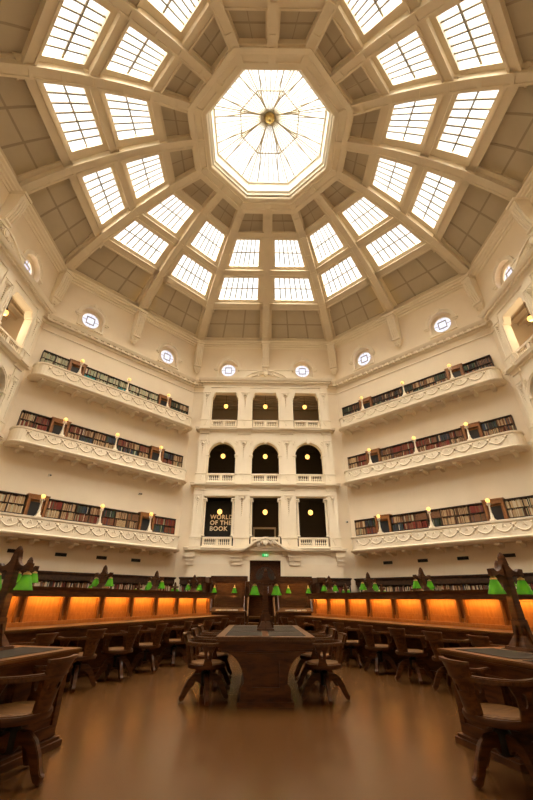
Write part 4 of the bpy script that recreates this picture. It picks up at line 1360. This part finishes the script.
wfill = bpy.data.lights.new('wing_fill_light', 'AREA'); wfill.shape = 'RECTANGLE'; wfill.size = .9; wfill.size_y = .06; wfill.energy = 2.4; wfill.color = (1, .6, .22)  # invented fill: tube and area light added to brighten the front dais wings
for sx in (-1.05, 1.05):
    t_ = build(MB().tube([(-.42, 0, 0), (.42, 0, 0)], .01, 8), 'added_fill_strip', M['strip'], None, (X0 + sx, -2.5 + .33, 1.70)); tag(t_, 'slim warm fill strip added under the cornice of the %s dais wing' % ('left' if sx < 0 else 'right'), 'lamp')
    L = bpy.data.objects.new('wing_fill_light', wfill); COL.objects.link(L); L.location = (X0 + sx, -2.5 + .315, 1.68); L.rotation_euler = (R(-10), 0, 0)
# drum and steps in the middle
dr = MB().lathe([(1.9, 0), (1.9, .17)], (0, 0, 0), 8).lathe([(1.65, .17), (1.65, .34)], (0, 0, 0), 8).lathe([(1.4, .34), (1.4, .52), ], (0, 0, 0), 8)
pl = empty('dais_platform', (X0, 0, 0)); tag(pl, 'stepped octagonal timber platform inside the ring of dais desks', 'platform')
build(dr, 'steps', M['wood'], pl)
tw = MB().lathe([(.75, .52), (.75, 1.3), (.82, 1.34), (.82, 1.4)], (0, 0, 0), 8)
for s in (-1, 1): tw.box(min(s * .42, s * .5), max(s * .42, s * .5), -.8, -.66, .52, 1.72)
build(tw, 'rostrum', M['wood'], pl)
st = MB()
for i in range(4): st.box(-.4, .4, -1.95 + i * .3, -1.6 + i * .3, .17 * i + .14, .17 * i + .2)
build(st, 'stair_tread', M['wood_seat'], pl)
hr = MB()
for s in (-1, 1): hr.tube([(s * .44, -2.0, .0), (s * .44, -2.0, .75), (s * .44, -1.1, 1.25), (s * .44, -.9, 1.25)], .03, 8)
build(hr, 'handrail', M['wood_seat'], pl)
dsp = build(MB().box(-.08, .08, -.02, .0, 0, .2), 'display_screen', M['screen_glow'], None, (X0 + .17, -.86, 1.41)); tag(dsp, 'small pale lit display on the rostrum seen through the dais gap', 'display')
# single green lamps hanging on the dais wings, small things on the counters
for s, w in ((-1, 'left'), (1, 'right')):
    for x, ww in ((.86, 'inner'), (1.5, 'outer')):
        e = empty('wing_lamp', (X0 + s * x, -2.22, 1.5)); tag(e, 'small green bracket lamp on the %s dais wing, %s one' % (w, ww), 'lamp')
        build(MB().tube([(0, .13, .06), (0, 0, .10), (0, -.06, .09), (0, -.08, .04)], .012, 6), 'bracket', M['brass'], e)
        sh = link('lamp_shade', SHD[0], e, (0, -.08, .03)); link('shade_cap', SHD[1], sh); link('bulb', SHD[2], sh)
        L = bpy.data.objects.new('desk_lamp_light', desk_light); COL.objects.link(L); L.parent = e; L.location = (0, -.08, -.08)
    for k in range(4):
        m = MB().box(-.07, .07, -.05, .05, 0, .035)
        o = build(m, 'paper_stack', M['paper'], None, (X0 + s * (.8 + k * .17), -2.56, .905), spin.uniform(-.5, .5)); tag(o, 'small white paper stack on the %s dais counter, number %d from the gap' % (w, k + 1), 'papers', 'paper stacks on the dais counters')
